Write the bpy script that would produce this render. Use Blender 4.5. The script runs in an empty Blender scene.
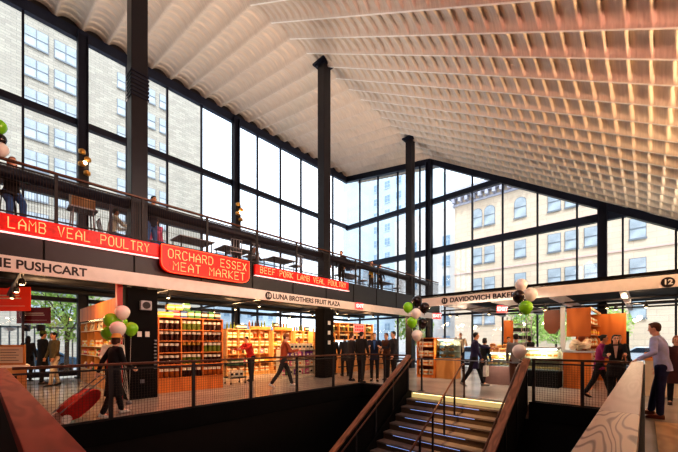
import bpy, bmesh, math, random
from mathutils import Vector, Matrix, Euler
random.seed(7)
R = math.radians
SC = bpy.context.scene
COL = SC.collection

# ------------------------------------------------------------------ colour / materials
def lin(c):
    c = c/255.0
    return c/12.92 if c <= 0.04045 else ((c+0.055)/1.055)**2.4
def rgb(t): return (lin(t[0]), lin(t[1]), lin(t[2]), 1.0)
MATS = {}
def mat(name, col, rough=0.6, metal=0.0, emit=None, es=0.0, noise=0.0, scale=6.0, bump=0.0, spec=0.5, stretch=(1,1,1)):
    if name in MATS: return MATS[name]
    m = bpy.data.materials.new(name); m.use_nodes = True
    nt = m.node_tree; b = nt.nodes['Principled BSDF']
    b.inputs['Base Color'].default_value = rgb(col)
    b.inputs['Roughness'].default_value = rough
    b.inputs['Metallic'].default_value = metal
    b.inputs['Specular IOR Level'].default_value = spec
    if emit:
        b.inputs['Emission Color'].default_value = rgb(emit)
        b.inputs['Emission Strength'].default_value = es
    tc = nt.nodes.new('ShaderNodeTexCoord'); mp = nt.nodes.new('ShaderNodeMapping')
    mp.inputs['Scale'].default_value = stretch
    nz = nt.nodes.new('ShaderNodeTexNoise'); nz.inputs['Scale'].default_value = scale
    nz.inputs['Detail'].default_value = 4
    nt.links.new(tc.outputs['Object'], mp.inputs['Vector']); nt.links.new(mp.outputs[0], nz.inputs['Vector'])
    mr = nt.nodes.new('ShaderNodeMapRange')
    n = max(noise, 0.04)
    mr.inputs['From Min'].default_value = 0.3; mr.inputs['From Max'].default_value = 0.7
    mr.inputs['To Min'].default_value = 1-n; mr.inputs['To Max'].default_value = 1+n
    nt.links.new(nz.outputs['Fac'], mr.inputs['Value'])
    mx = nt.nodes.new('ShaderNodeMix'); mx.data_type = 'RGBA'; mx.blend_type = 'MULTIPLY'
    mx.inputs[0].default_value = 1
    mx.inputs[6].default_value = rgb(col)
    nt.links.new(mr.outputs[0], mx.inputs[7]); nt.links.new(mx.outputs[2], b.inputs['Base Color'])
    if bump:
        bp = nt.nodes.new('ShaderNodeBump'); bp.inputs['Strength'].default_value = bump
        bp.inputs['Distance'].default_value = 0.02
        nt.links.new(nz.outputs['Fac'], bp.inputs['Height']); nt.links.new(bp.outputs[0], b.inputs['Normal'])
    MATS[name] = m
    return m

def wood(name, c1, c2, scale=1.0, stretch=(1,1,1), rough=0.4, rings=9.0, fmin=-1.0):
    if name in MATS: return MATS[name]
    m = bpy.data.materials.new(name); m.use_nodes = True
    nt = m.node_tree; b = nt.nodes['Principled BSDF']; b.inputs['Roughness'].default_value = rough
    tc = nt.nodes.new('ShaderNodeTexCoord'); mp = nt.nodes.new('ShaderNodeMapping')
    mp.inputs['Scale'].default_value = stretch
    nt.links.new(tc.outputs['Object'], mp.inputs['Vector'])
    nz = nt.nodes.new('ShaderNodeTexNoise'); nz.inputs['Scale'].default_value = scale; nz.inputs['Detail'].default_value = 1.5
    nt.links.new(mp.outputs[0], nz.inputs['Vector'])
    mu = nt.nodes.new('ShaderNodeMath'); mu.operation = 'MULTIPLY'; mu.inputs[1].default_value = rings*6.28
    nt.links.new(nz.outputs['Fac'], mu.inputs[0])
    sn = nt.nodes.new('ShaderNodeMath'); sn.operation = 'SINE'; nt.links.new(mu.outputs[0], sn.inputs[0])
    mr = nt.nodes.new('ShaderNodeMapRange'); mr.inputs['From Min'].default_value = fmin; mr.inputs['From Max'].default_value = 1
    nt.links.new(sn.outputs[0], mr.inputs['Value'])
    mx = nt.nodes.new('ShaderNodeMix'); mx.data_type = 'RGBA'
    mx.inputs[6].default_value = rgb(c1); mx.inputs[7].default_value = rgb(c2)
    nt.links.new(mr.outputs[0], mx.inputs[0]); nt.links.new(mx.outputs[2], b.inputs['Base Color'])
    MATS[name] = m
    return m

def glass(name, tint=(235,245,255), gloss=0.06):
    m = bpy.data.materials.new(name); m.use_nodes = True
    nt = m.node_tree; nt.nodes.clear()
    o = nt.nodes.new('ShaderNodeOutputMaterial'); t = nt.nodes.new('ShaderNodeBsdfTransparent')
    t.inputs[0].default_value = rgb(tint)
    g = nt.nodes.new('ShaderNodeBsdfGlossy'); g.inputs['Roughness'].default_value = 0.03
    nz = nt.nodes.new('ShaderNodeTexNoise'); nz.inputs['Scale'].default_value = 2
    mr = nt.nodes.new('ShaderNodeMapRange'); mr.inputs['To Min'].default_value = gloss*0.8; mr.inputs['To Max'].default_value = gloss*1.2
    nt.links.new(nz.outputs['Fac'], mr.inputs['Value'])
    x = nt.nodes.new('ShaderNodeMixShader')
    nt.links.new(mr.outputs[0], x.inputs[0])
    nt.links.new(t.outputs[0], x.inputs[1]); nt.links.new(g.outputs[0], x.inputs[2]); nt.links.new(x.outputs[0], o.inputs[0])
    MATS[name] = m
    return m

def brick(name, c1, c2, mortar, sc=1.0, rough=0.9):
    m = bpy.data.materials.new(name); m.use_nodes = True
    nt = m.node_tree; b = nt.nodes['Principled BSDF']; b.inputs['Roughness'].default_value = rough
    tc = nt.nodes.new('ShaderNodeTexCoord'); sp = nt.nodes.new('ShaderNodeSeparateXYZ'); cb = nt.nodes.new('ShaderNodeCombineXYZ')
    ad = nt.nodes.new('ShaderNodeMath'); ad.operation = 'ADD'
    nt.links.new(tc.outputs['Object'], sp.inputs[0]); nt.links.new(sp.outputs[0], ad.inputs[0]); nt.links.new(sp.outputs[1], ad.inputs[1])
    nt.links.new(ad.outputs[0], cb.inputs[0]); nt.links.new(sp.outputs[2], cb.inputs[1])
    br = nt.nodes.new('ShaderNodeTexBrick'); br.inputs['Scale'].default_value = sc
    br.inputs['Color1'].default_value = rgb(c1); br.inputs['Color2'].default_value = rgb(c2); br.inputs['Mortar'].default_value = rgb(mortar)
    br.inputs['Mortar Size'].default_value = 0.02; br.inputs['Brick Width'].default_value = 1.0; br.inputs['Row Height'].default_value = 0.35
    nt.links.new(cb.outputs[0], br.inputs['Vector']); 
    nz = nt.nodes.new('ShaderNodeTexNoise'); nz.inputs['Scale'].default_value = 0.6; nz.inputs['Detail'].default_value = 6
    nt.links.new(tc.outputs['Object'], nz.inputs['Vector'])
    mx = nt.nodes.new('ShaderNodeMix'); mx.data_type = 'RGBA'; mx.blend_type = 'MULTIPLY'; mx.inputs[0].default_value = 0.22
    nt.links.new(br.outputs[0], mx.inputs[6]); nt.links.new(nz.outputs['Fac'], mx.inputs[7]); nt.links.new(mx.outputs[2], b.inputs['Base Color'])
    MATS[name] = m
    return m

STEEL = mat('dark_steel', (27,31,50), 0.45, 0.3, noise=0.1)
STEELB = mat('blue_grey_steel', (38,46,68), 0.4, 0.3, noise=0.1)
BLACK = mat('black_panel', (13,11,12), 0.75, noise=0.15, spec=0.2)
CHAR = mat('charcoal', (36,34,38), 0.6, noise=0.1)
BRONZE = mat('bronze_rail', (92,58,42), 0.35, 0.3, noise=0.15)
WIRE = mat('wire_mesh', (62,50,44), 0.5, 0.5)
GREYM = mat('grey_metal', (120,124,132), 0.4, 0.5)
LGREY = mat('light_grey_paint', (176,176,184), 0.5)
WHITE = mat('white_paint', (228,226,222), 0.6)
CREAM = mat('cream', (236,222,196), 0.7)
ORANGEW = wood('orange_plywood', (226,132,58), (206,112,44), 2.0, (1,1,0.25), 0.5, 4)
TANW = wood('tan_plywood', (214,152,88), (190,126,66), 2.0, (1,1,0.25), 0.5, 4)
PALECAP = wood('pale_oak_cap', (184,168,156), (174,157,144), 1.0, (0.6,8.0,1), 0.45, 8)
NEARCAP = wood('near_oak_cap', (196,178,154), (120,100,82), 1.6, (0.5,3.2,1), 0.42, 27, 0.2)
REDCAP = wood('neon_red_cap', (150,66,56), (126,50,44), 1.2, (5.0,1.1,1), 0.65, 5)  # red-brown wood with the neon's red glow put into its base colour
REDCAP.node_tree.nodes['Principled BSDF'].inputs['Specular IOR Level'].default_value = 0.12
STAIRCAP = wood('stair_oak_cap', (150,104,78), (118,80,58), 1.4, (1,5,1), 0.35, 5)
LANDW = wood('landing_wood', (188,150,100), (160,122,76), 1.0, (1,3,1), 0.45, 4)
GLASS = glass('window_glass', (240,246,252), 0.05)
CASEG = glass('case_glass', (235,245,245), 0.10)
DGLASS = mat('outside_pane', (172,182,190), 0.5, 0.0, noise=0.3, scale=0.7)
REDN = mat('neon_red_board', (170,14,8), 0.4, emit=(255,16,6), es=0.38, noise=0.5, scale=9)
NEON = mat('neon_tube', (255,150,100), 0.4, emit=(255,150,100), es=1.5)
NEONW = mat('neon_white_line', (255,230,225), 0.4, emit=(255,190,185), es=1.6)
WARMBULB = mat('warm_bulb', (255,230,190), 0.4, emit=(255,226,170), es=14)
COOLSTRIP = mat('cool_led', (200,220,255), 0.4, emit=(150,185,255), es=0.8)
WARMSTRIP = mat('warm_led', (255,240,190), 0.4, emit=(255,232,170), es=2.6)

# ------------------------------------------------------------------ mesh builder
class MB:
    def __init__(s): s.bm = bmesh.new()
    def box(s, x0, x1, y0, y1, z0, z1):
        v = [s.bm.verts.new(p) for p in ((x0,y0,z0),(x1,y0,z0),(x1,y1,z0),(x0,y1,z0),(x0,y0,z1),(x1,y0,z1),(x1,y1,z1),(x0,y1,z1))]
        for f in ((0,3,2,1),(4,5,6,7),(0,1,5,4),(1,2,6,5),(2,3,7,6),(3,0,4,7)): s.bm.faces.new([v[i] for i in f])
        return s
    def cbox(s, c, d, M=None):
        hx, hy, hz = d[0]/2, d[1]/2, d[2]/2
        v = []
        for p in ((-hx,-hy,-hz),(hx,-hy,-hz),(hx,hy,-hz),(-hx,hy,-hz),(-hx,-hy,hz),(hx,-hy,hz),(hx,hy,hz),(-hx,hy,hz)):
            q = Vector(p)
            if M is not None: q = M @ q
            v.append(s.bm.verts.new(q + Vector(c)))
        for f in ((0,3,2,1),(4,5,6,7),(0,1,5,4),(1,2,6,5),(2,3,7,6),(3,0,4,7)): s.bm.faces.new([v[i] for i in f])
        return s
    def bar(s, p0, p1, w, h):
        p0, p1 = Vector(p0), Vector(p1); d = p1-p0; L = d.length; d.normalize()
        up = Vector((0,0,1)) if abs(d.z) < 0.99 else Vector((1,0,0))
        y = up.cross(d).normalized(); z = d.cross(y)
        M = Matrix((d, y, z)).transposed()
        return s.cbox((p0+p1)/2, (L, w, h), M)
    def loft(s, rings, caps=True):
        vs = [[s.bm.verts.new(p) for p in r] for r in rings]
        n = len(vs[0])
        for a, b in zip(vs, vs[1:]):
            for i in range(n): s.bm.faces.new((a[i], a[(i+1)%n], b[(i+1)%n], b[i]))
        if caps:
            s.bm.faces.new(list(reversed(vs[0]))); s.bm.faces.new(vs[-1])
        return s
    def tube(s, pts, r, seg=8):
        pts = [Vector(p) for p in pts]; rings = []
        rr = r if isinstance(r, (list, tuple)) else [r]*len(pts)
        for i, p in enumerate(pts):
            if i == 0: d = pts[1]-p
            elif i == len(pts)-1: d = p-pts[i-1]
            else: d = (pts[i+1]-p).normalized() + (p-pts[i-1]).normalized()
            if d.length < 1e-6: d = Vector((0,0,1))
            d.normalize()
            a = Vector((0,0,1)) if abs(d.z) < 0.9 else Vector((1,0,0))
            u = d.cross(a).normalized(); w = d.cross(u)
            rings.append([p + (u*math.cos(t)+w*math.sin(t))*rr[i] for t in [2*math.pi*k/seg for k in range(seg)]])
        return s.loft(rings)
    def lathe(s, prof, c=(0,0,0), seg=16):
        rings = []
        for r, z in prof:
            r = max(r, 0.0005)
            rings.append([Vector((c[0]+r*math.cos(2*math.pi*k/seg), c[1]+r*math.sin(2*math.pi*k/seg), c[2]+z)) for k in range(seg)])
        return s.loft(rings)
    def ell(s, c, r, M=None, seg=14, rn=9):
        c = Vector(c); rings = []
        for i in range(rn+1):
            t = math.pi*i/rn
            sr = max(math.sin(t), 0.03); cz = -math.cos(t)
            ring = []
            for k in range(seg):
                a = 2*math.pi*k/seg
                q = Vector((r[0]*sr*math.cos(a), r[1]*sr*math.sin(a), r[2]*cz))
                if M is not None: q = M @ q
                ring.append(c+q)
            rings.append(ring)
        return s.loft(rings)
    def cap(s, p0, r0, p1, r1, seg=12):
        p0, p1 = Vector(p0), Vector(p1)
        s.ell(p0, (r0,)*3, seg=seg, rn=7); s.ell(p1, (r1,)*3, seg=seg, rn=7)
        if (p1-p0).length > 1e-4: s.tube([p0, p1], [r0, r1], seg)
        return s
    def prism(s, pts, a0, a1, axis='z'):
        def P(u, v, a): return {'z': (u, v, a), 'y': (u, a, v), 'x': (a, u, v)}[axis]
        A = [s.bm.verts.new(P(u, v, a0)) for u, v in pts]; B = [s.bm.verts.new(P(u, v, a1)) for u, v in pts]
        n = len(pts)
        s.bm.faces.new(A); s.bm.faces.new(list(reversed(B)))
        for i in range(n): s.bm.faces.new((A[i], B[i], B[(i+1)%n], A[(i+1)%n]))
        return s
    def build(s, name, m, parent=None, smooth=False, bevel=0, world=False, remesh=0, sm=0):
        if world and parent is not None:
            inv = (Matrix.Translation(parent.location) @ parent.rotation_euler.to_matrix().to_4x4()).inverted()
            bmesh.ops.transform(s.bm, matrix=inv, verts=s.bm.verts)
        bmesh.ops.recalc_face_normals(s.bm, faces=s.bm.faces)
        me = bpy.data.meshes.new(name); s.bm.to_mesh(me); s.bm.free()
        me.materials.append(m)
        if smooth: me.polygons.foreach_set('use_smooth', [True]*len(me.polygons))
        o = bpy.data.objects.new(name, me); COL.objects.link(o)
        if parent is not None: o.parent = parent
        if bevel:
            md = o.modifiers.new('bevel', 'BEVEL'); md.width = bevel; md.segments = 2; md.limit_method = 'ANGLE'
        if remesh:
            md = o.modifiers.new('remesh', 'REMESH'); md.mode = 'VOXEL'; md.voxel_size = remesh; md.use_smooth_shade = True
        if sm:
            md = o.modifiers.new('smooth', 'SMOOTH'); md.iterations = sm; md.factor = 0.5
        return o

def tag(o, label=None, cat=None, group=None, kind=None):
    if label: o['label'] = label
    if cat: o['category'] = cat
    if group: o['group'] = group
    if kind: o['kind'] = kind
    return o
def thing(name, label, cat, loc=(0,0,0), rz=0, group=None, kind=None):
    o = bpy.data.objects.new(name, None); COL.objects.link(o); o.empty_display_size = 0.1
    o.location = loc; o.rotation_euler = (0,0,R(rz))
    return tag(o, label, cat, group, kind)
def struct(name, mb, m, **k):
    o = mb.build(name, m, **k); o['kind'] = 'structure'; return o
def children(o): return [c for c in KIDS.get(o.name, [])]
def dup(root, loc, rz=0, label=None, group=None, scale=None):
    r = root.copy(); COL.objects.link(r); r.location = loc; r.rotation_euler = (0,0,R(rz))
    if label: r['label'] = label
    if group: r['group'] = group
    if scale: r.scale = scale
    for ch in list(root.children):
        c = ch.copy(); COL.objects.link(c); c.parent = r
        for g in list(ch.children):
            d = g.copy(); COL.objects.link(d); d.parent = c
    return r

def text_mesh(name, body, size, m, parent, loc, rot, ext=0.004, align='CENTER', xs=1.0):
    cu = bpy.data.curves.new(name, 'FONT'); cu.body = body; cu.size = size; cu.extrude = ext; cu.offset = 0.006; cu.align_x = align; cu.align_y = 'CENTER'
    cu.resolution_u = 3
    t = bpy.data.objects.new(name+'_tmp', cu); COL.objects.link(t)
    dg = bpy.context.evaluated_depsgraph_get(); me = bpy.data.meshes.new_from_object(t.evaluated_get(dg))
    COL.objects.unlink(t); bpy.data.objects.remove(t); bpy.data.curves.remove(cu)
    M = Matrix.Translation(loc) @ Euler(rot).to_matrix().to_4x4() @ Matrix.Diagonal((xs,1,1,1))
    me.transform(M); me.materials.clear(); me.materials.append(m)
    o = bpy.data.objects.new(name, me); COL.objects.link(o); o.parent = parent
    return o

def split_words(o, ax, gap, name='word'):
    # the letters of each word become one child mesh of the sign
    bm = bmesh.new(); bm.from_mesh(o.data); seen = set(); isl = []
    for v in bm.verts:
        if v in seen: continue
        st = [v]; seen.add(v); g = []
        while st:
            a = st.pop(); g.append(a)
            for e in a.link_edges:
                b = e.other_vert(a)
                if b not in seen: seen.add(b); st.append(b)
        isl.append((min(q.co[ax] for q in g), max(q.co[ax] for q in g), [q.index for q in g]))
    isl.sort(); words = []
    for a, b, ids in isl:
        if words and a-words[-1][0] < gap: words[-1][0] = max(words[-1][0], b); words[-1][1].update(ids)
        else: words.append([b, set(ids)])
    bm.free()
    for _, ids in words:
        bm = bmesh.new(); bm.from_mesh(o.data)
        bmesh.ops.delete(bm, geom=[v for v in bm.verts if v.index not in ids], context='VERTS')
        me = bpy.data.meshes.new(name); bm.to_mesh(me); bm.free(); me.materials.append(o.data.materials[0])
        w = bpy.data.objects.new(name, me); COL.objects.link(w); w.parent = o.parent
    bpy.data.objects.remove(o)

# camera geometry: eye 1.45 m over the market floor, X runs along the left glazing, Y along the right one
F = 331.0; CX = 339.0; HY = 342.0; EZ = 1.45; TH = R(42.75)
def ratio(px): 
    r = (px-CX)/F
    return math.cos(TH)+math.sin(TH)*r, math.sin(TH)-math.cos(TH)*r
def XonY(px, Y): a, b = ratio(px); return Y*a/b
def YonX(px, X): a, b = ratio(px); return X*b/a
def XY(px, d): a, b = ratio(px); return a*d, b*d

cam = bpy.data.cameras.new('camera'); co = bpy.data.objects.new('camera', cam); COL.objects.link(co)
co.location = (0,0,EZ); co.rotation_euler = (R(90), 0, TH-R(90))
cam.sensor_width = 36; cam.lens = 36*F/678.0; cam.shift_y = (HY-226)/678.0; cam.clip_start = 0.02; cam.clip_end = 500
SC.camera = co
SC.view_settings.view_transform = 'Standard'; SC.view_settings.look = 'Medium High Contrast'
SC.view_settings.exposure = 0.0
# ================================================================== SHELL
YW, XF, YC, ZC = 17.0, 19.3, 9.9, 13.0
X0, Y0 = -6.0, -5.0
VX0, VX1, VY0, VY1 = 0.22, 8.68, 0.17, 7.0
def zceil(Y): return ZC + 0.176*(Y-YC) if Y >= YC else ZC - 0.603*(YC-Y)
MEZ = 3.97

FLOORM = mat('polished_concrete', (172,162,156), 0.2, noise=0.22, scale=0.8, bump=0.02)
m_ = MB()
m_.box(X0, VX0, Y0, YW+0.1, -0.35, 0).box(VX1, XF+0.1, Y0, YW+0.1, -0.35, 0).box(VX0, VX1, Y0, VY0, -0.35, 0).box(VX0, VX1, VY1, YW+0.1, -0.35, 0)
struct('floor', m_, FLOORM)
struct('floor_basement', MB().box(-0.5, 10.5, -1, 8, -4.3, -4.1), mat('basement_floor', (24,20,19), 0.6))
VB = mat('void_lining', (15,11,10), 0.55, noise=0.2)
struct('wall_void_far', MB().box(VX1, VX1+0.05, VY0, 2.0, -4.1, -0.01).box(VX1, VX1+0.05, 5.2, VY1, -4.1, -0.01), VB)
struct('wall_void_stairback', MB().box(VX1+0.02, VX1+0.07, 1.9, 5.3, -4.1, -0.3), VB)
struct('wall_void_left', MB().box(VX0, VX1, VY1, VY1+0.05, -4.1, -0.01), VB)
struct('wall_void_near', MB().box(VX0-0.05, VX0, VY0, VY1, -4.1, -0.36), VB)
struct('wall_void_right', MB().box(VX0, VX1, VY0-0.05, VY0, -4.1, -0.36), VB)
struct('trim_1', MB().box(VX0, VX1, VY1-0.03, VY1+0.02, -0.35, 0.06).box(VX1-0.03, VX1+0.02, 5.2, VY1, -0.35, 0.06).box(VX1-0.03, VX1+0.02, VY0, 1.98, -0.35, 0.06), BLACK)

# rear and side walls (behind the photographer)
WALLM = mat('rear_wall_paint', (150,140,135), 0.8)
struct('wall_rear', MB().box(X0-0.2, X0, Y0, YW, 0, 14.6), WALLM)
struct('wall_side', MB().box(X0, XF, Y0-0.2, Y0, 0, zceil(Y0)+0.1), WALLM)

# ceiling: curved strips, each strip a run of overlapping scales
def build_ceiling():
    P = 0.855
    xs = []
    k0 = int(math.floor((X0-16.48)/P)); k1 = int(math.ceil((XF-16.48)/P))
    us = [0, 0.035, 0.07, 0.16, 0.27, 0.4, 0.53, 0.66, 0.79, 0.9, 0.96]
    for k in range(k0, k1+1):
        for u in us: xs.append((16.48+(k+u)*P, u))
    fs = [0.0, 0.10, 0.22, 0.38, 0.55, 0.72, 0.88, 0.97]
    ys = []
    cell = 0.345
    n = int((YC-Y0)/cell)
    for c in range(n):
        for f in fs: ys.append((Y0+(YC-Y0)*(c+f)/n, c, f, 0.055))
    n2 = 17
    for c in range(n2):
        for f in fs: ys.append((YC+(YW+0.05-YC)*(c+f)/n2, c, f, 0.026))
    ys.append((YW+0.05, 0, 0, 0.0))
    verts = []; faces = []
    for (Y, c, f, A) in ys:
        for (X, u) in xs:
            z = zceil(Y)
            b = 0.0 if u <= 0.07 else math.sin(math.pi*(u-0.07)/0.93)
            bar = 0.22*b**0.75 if b > 0 else 0
            if f < 0.10: h = A*(1-2.0*f/0.10)
            else: h = A*(-1+2.0*((f-0.10)/0.90)**1.25)
            w = min(1.0, b*4.0)
            verts.append((X, Y+0.03*b, z+bar+h*w-0.05*(1-w)))
    nx = len(xs)
    for j in range(len(ys)-1):
        for i in range(nx-1):
            a = j*nx+i; faces.append((a, a+1, a+nx+1, a+nx))
    me = bpy.data.meshes.new('ceiling'); me.from_pydata(verts, [], faces); me.update()
    me.polygons.foreach_set('use_smooth', [True]*len(faces))
    m = mat('fluted_ceiling', (216,204,192), 0.55, noise=0.10, scale=3.0, bump=0.55, stretch=(0.6,9,1))
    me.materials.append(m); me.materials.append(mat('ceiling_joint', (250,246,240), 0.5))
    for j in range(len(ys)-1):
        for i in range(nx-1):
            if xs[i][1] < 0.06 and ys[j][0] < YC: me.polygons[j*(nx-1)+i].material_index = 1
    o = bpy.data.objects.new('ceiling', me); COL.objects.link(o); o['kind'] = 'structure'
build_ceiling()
# roof deck over it keeps daylight out
struct('ceiling_roof_deck', MB().prism([(Y0-0.3, zceil(Y0)+0.5), (YC, ZC+0.5), (YW+0.5, zceil(YW)+0.55), (YW+0.5, zceil(YW)+0.7), (YC, ZC+0.75), (Y0-0.3, zceil(Y0)+0.7)], X0, XF+0.4, 'x'), CHAR)

# left glazed wall (Y = YW) ------------------------------------------------
PIT = (XF-16.48)/1.685
w1 = thing('window_1', None, None, (0, YW, 0)); w1['kind'] = 'structure'
mull = [1.06, 4.42, 6.12, 7.81, 11.2, 12.9, 14.6, 17.7]
for x in [-5.7, -3.9, -2.3, -0.65]+mull:
    MB().box(x-0.035, x+0.035, YW-0.08, YW+0.06, 0.05, zceil(YW)-0.1).build('mullion', STEEL, w1, world=True)
for z in (13.75, 10.22, 7.12, 3.97, 3.05, 0.1):
    h = 0.42 if z > 13 else 0.26 if z > 7 else 0.16
    MB().box(X0, XF, YW-0.14, YW+0.08, z, z+h).build('transom', STEELB if z > 13 else STEEL, w1, world=True)
MB().box(X0, XF, YW+0.0, YW+0.012, 0.1, 13.9).build('glass', GLASS, w1, world=True)
MB().box(X0, XF, YW+0.06, YW+0.1, 13.8, 14.75).build('closing_plate', CHAR, w1, world=True)
# right glazed wall (X = XF) -----------------------------------------------
w2 = thing('window_2', None, None, (XF, 0, 0)); w2['kind'] = 'structure'
ymul = [17.0-1.66*k+0.3*0 for k in range(14)]
ymul = [15.7, 14.03, 12.37, 10.7, 9.0, 7.33, 5.69, 4.03, 2.38, 0.72, -0.93, -2.6, -4.2]
for y in ymul:
    MB().box(XF-0.08, XF+0.06, y-0.035, y+0.035, 0.05, zceil(y)-0.15).build('mullion', STEEL, w2, world=True)
def ycut(z):   # where the sloping ceiling meets height z
    return YC-(ZC-z)/0.603
for z, w in ((10.1, 0.30), (6.95, 0.36), (4.0, 0.17), (3.05, 0.12), (0.1, 0.14)):
    MB().box(XF-0.16, XF+0.08, max(Y0, ycut(z)), YW, z, z+w).build('transom', STEELB, w2, world=True)
bm_ = MB()
bm_.prism([(Y0, zceil(Y0)-0.1), (YC, ZC-0.05), (YW, zceil(YW)-0.05), (YW, zceil(YW)-0.45), (YC, ZC-0.4), (Y0, zceil(Y0)-0.45)], XF-0.2, XF+0.1, 'x')
bm_.build('head_beam', STEEL, w2, world=True)
MB().prism([(Y0, 0.1), (YW, 0.1), (YW, zceil(YW)-0.2), (YC, ZC-0.2), (Y0, zceil(Y0)-0.2)], XF, XF+0.012, 'x').build('glass', GLASS, w2, world=True)
# window wall columns
def wallcol(x, y, lab, top):
    t = thing('wall_column', lab, 'column', (x, y, 0))
    MB().box(-0.17, 0.17, -0.03, 0.03, 0, top).box(-0.17, -0.14, -0.17, 0.17, 0, top).box(0.14, 0.17, -0.17, 0.17, 0, top).build('shaft', STEEL, t)
    MB().box(-0.24, 0.24, -0.24, 0.24, 0, 0.05).build('base_plate', STEEL, t)
    return t
wallcol(2.8, 16.75, 'dark steel column against the left glazing with brick tower behind it', 13.9)
wallcol(9.64, 16.75, 'dark steel column against the left glazing beyond the middle of the upper floor', 13.9)
wallcol(16.48, 16.75, 'dark steel column against the left glazing near the corner, behind a big column', 13.9)
t_ = wallcol(XF-0.3, 9.9, 'dark steel column on the far glazing directly under the roof peak', 12.7); t_.rotation_euler = (0,0,R(90))
t_ = wallcol(XF-0.3, 1.41, 'dark steel column on the far glazing behind the right-hand counters', 7.6); t_.rotation_euler = (0,0,R(90))
# big columns
for x, lab in ((2.78, 'tall black steel column, leftmost of the big three, with ring fins near its top'),
               (9.64, 'tall black steel column in the middle, flat cap plate touching the roof fold'),
               (16.48, 'tall black steel column at the right, smallest-looking of the big three')):
    t = thing('steel_column', lab, 'column', (x, 9.75, 0))
    top = ZC-0.12
    MB().box(-0.19, 0.19, -0.19, 0.19, 0, top).build('shaft', mat('column_black', (30,27,34), 0.4, 0.2, noise=0.1), t, bevel=0.01)
    MB().box(-0.34, 0.34, -0.34, 0.34, top, top+0.06).box(-0.27, 0.27, -0.27, 0.27, top-0.07, top).build('cap_plate', STEEL, t)
    if x < 5:
        f = MB()
        for k in range(7): f.box(-0.215, 0.215, -0.215, 0.215, 7.75+k*0.1, 7.79+k*0.1)
        f.build('ring_fins', STEEL, t)
# lamps on the wall columns
for x, lab in ((2.8, 'brass and black lamp cluster high on the nearest wall column'), (9.64, 'brass and black lamp cluster on the wall column beyond the middle')):
    t = thing('column_lamp', lab, 'lamp', (x, 16.5, 7.6))
    MB().box(-0.16, 0.16, -0.02, 0.1, -0.3, 1.5).build('bracket', CHAR, t)
    b = MB(); 
    for k, (dx, dz) in enumerate(((-0.08,1.3),(0.1,1.05),(-0.1,0.8),(0.08,0.5))):
        b.lathe([(0.05,0),(0.12,0.03),(0.12,0.14),(0.04,0.2)], (dx,-0.14,dz), 10)
    b.build('lamp_heads', mat('brass', (216,160,84), 0.3, 0.7), t, smooth=True)
    b = MB(); b.ell((0,-0.2,0.95), (0.07,0.07,0.07)); b.build('bulb', WARMBULB, t, smooth=True)

# mezzanine ------------------------------------------------------------------
YM = 9.3
struct('floor_mezzanine', MB().box(X0, XF-0.2, YM+0.02, YW-0.15, 3.35, MEZ), mat('mezz_slab', (44,40,42), 0.6))
struct('trim_2', MB().box(X0, XF-0.2, YM-0.06, YM+0.02, 3.12, MEZ), mat('mezz_fascia', (26,27,36), 0.45, noise=0.15))
fj = MB()
for k in range(16): fj.box(-5.8+1.67*k, -5.77+1.67*k, YM-0.075, YM-0.06, 3.13, MEZ-0.01)
struct('trim_3', fj, BLACK)
# sign band, left
BANDM = mat('band_white', (240,230,224), 0.5, noise=0.05)
INK = mat('sign_ink', (32,22,26), 0.5)
t = thing('sign_band', 'long off-white stall name band under the upper floor, red glow above it', 'sign', (-5, YM-0.1, 2.83))
MB().box(X0, 18.9, YM-0.14, YM-0.07, 2.83, 3.15).build('board', BANDM, t, world=True, bevel=0.006)
zt = 0.155
def lt(body, xa, xb, size):
    o = text_mesh('lettering', body, size, INK, t, (0,0,0), (R(90),0,0), align='LEFT')
    v = [p.co.x for p in o.data.vertices]; s = (xb-xa)/(max(v)-min(v)); mn = min(v)
    for p in o.data.vertices: p.co.x = (p.co.x-mn)*s + xa+5; p.co.z += zt; p.co.y -= 0.042
    split_words(o, 0, 0.045*s*size/0.25)
lt('THE PUSHCART', -0.02, XonY(87, 9.16), 0.25)
lt('LUNA BROTHERS FRUIT PLAZA', XonY(273, 9.16), XonY(340, 9.16), 0.24)
xb = XonY(268.5, 9.16)
nb = MB().lathe([(0.0,0),(0.13,0),(0.13,0.01),(0.0,0.01)], seg=24).build('number_badge', INK, t); nb.rotation_euler = (R(90),0,0); nb.location = (xb+5, -0.042, zt)
text_mesh('badge_number', '10', 0.17, WHITE, t, (xb+5, -0.056, zt), (R(90),0,0))

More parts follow.
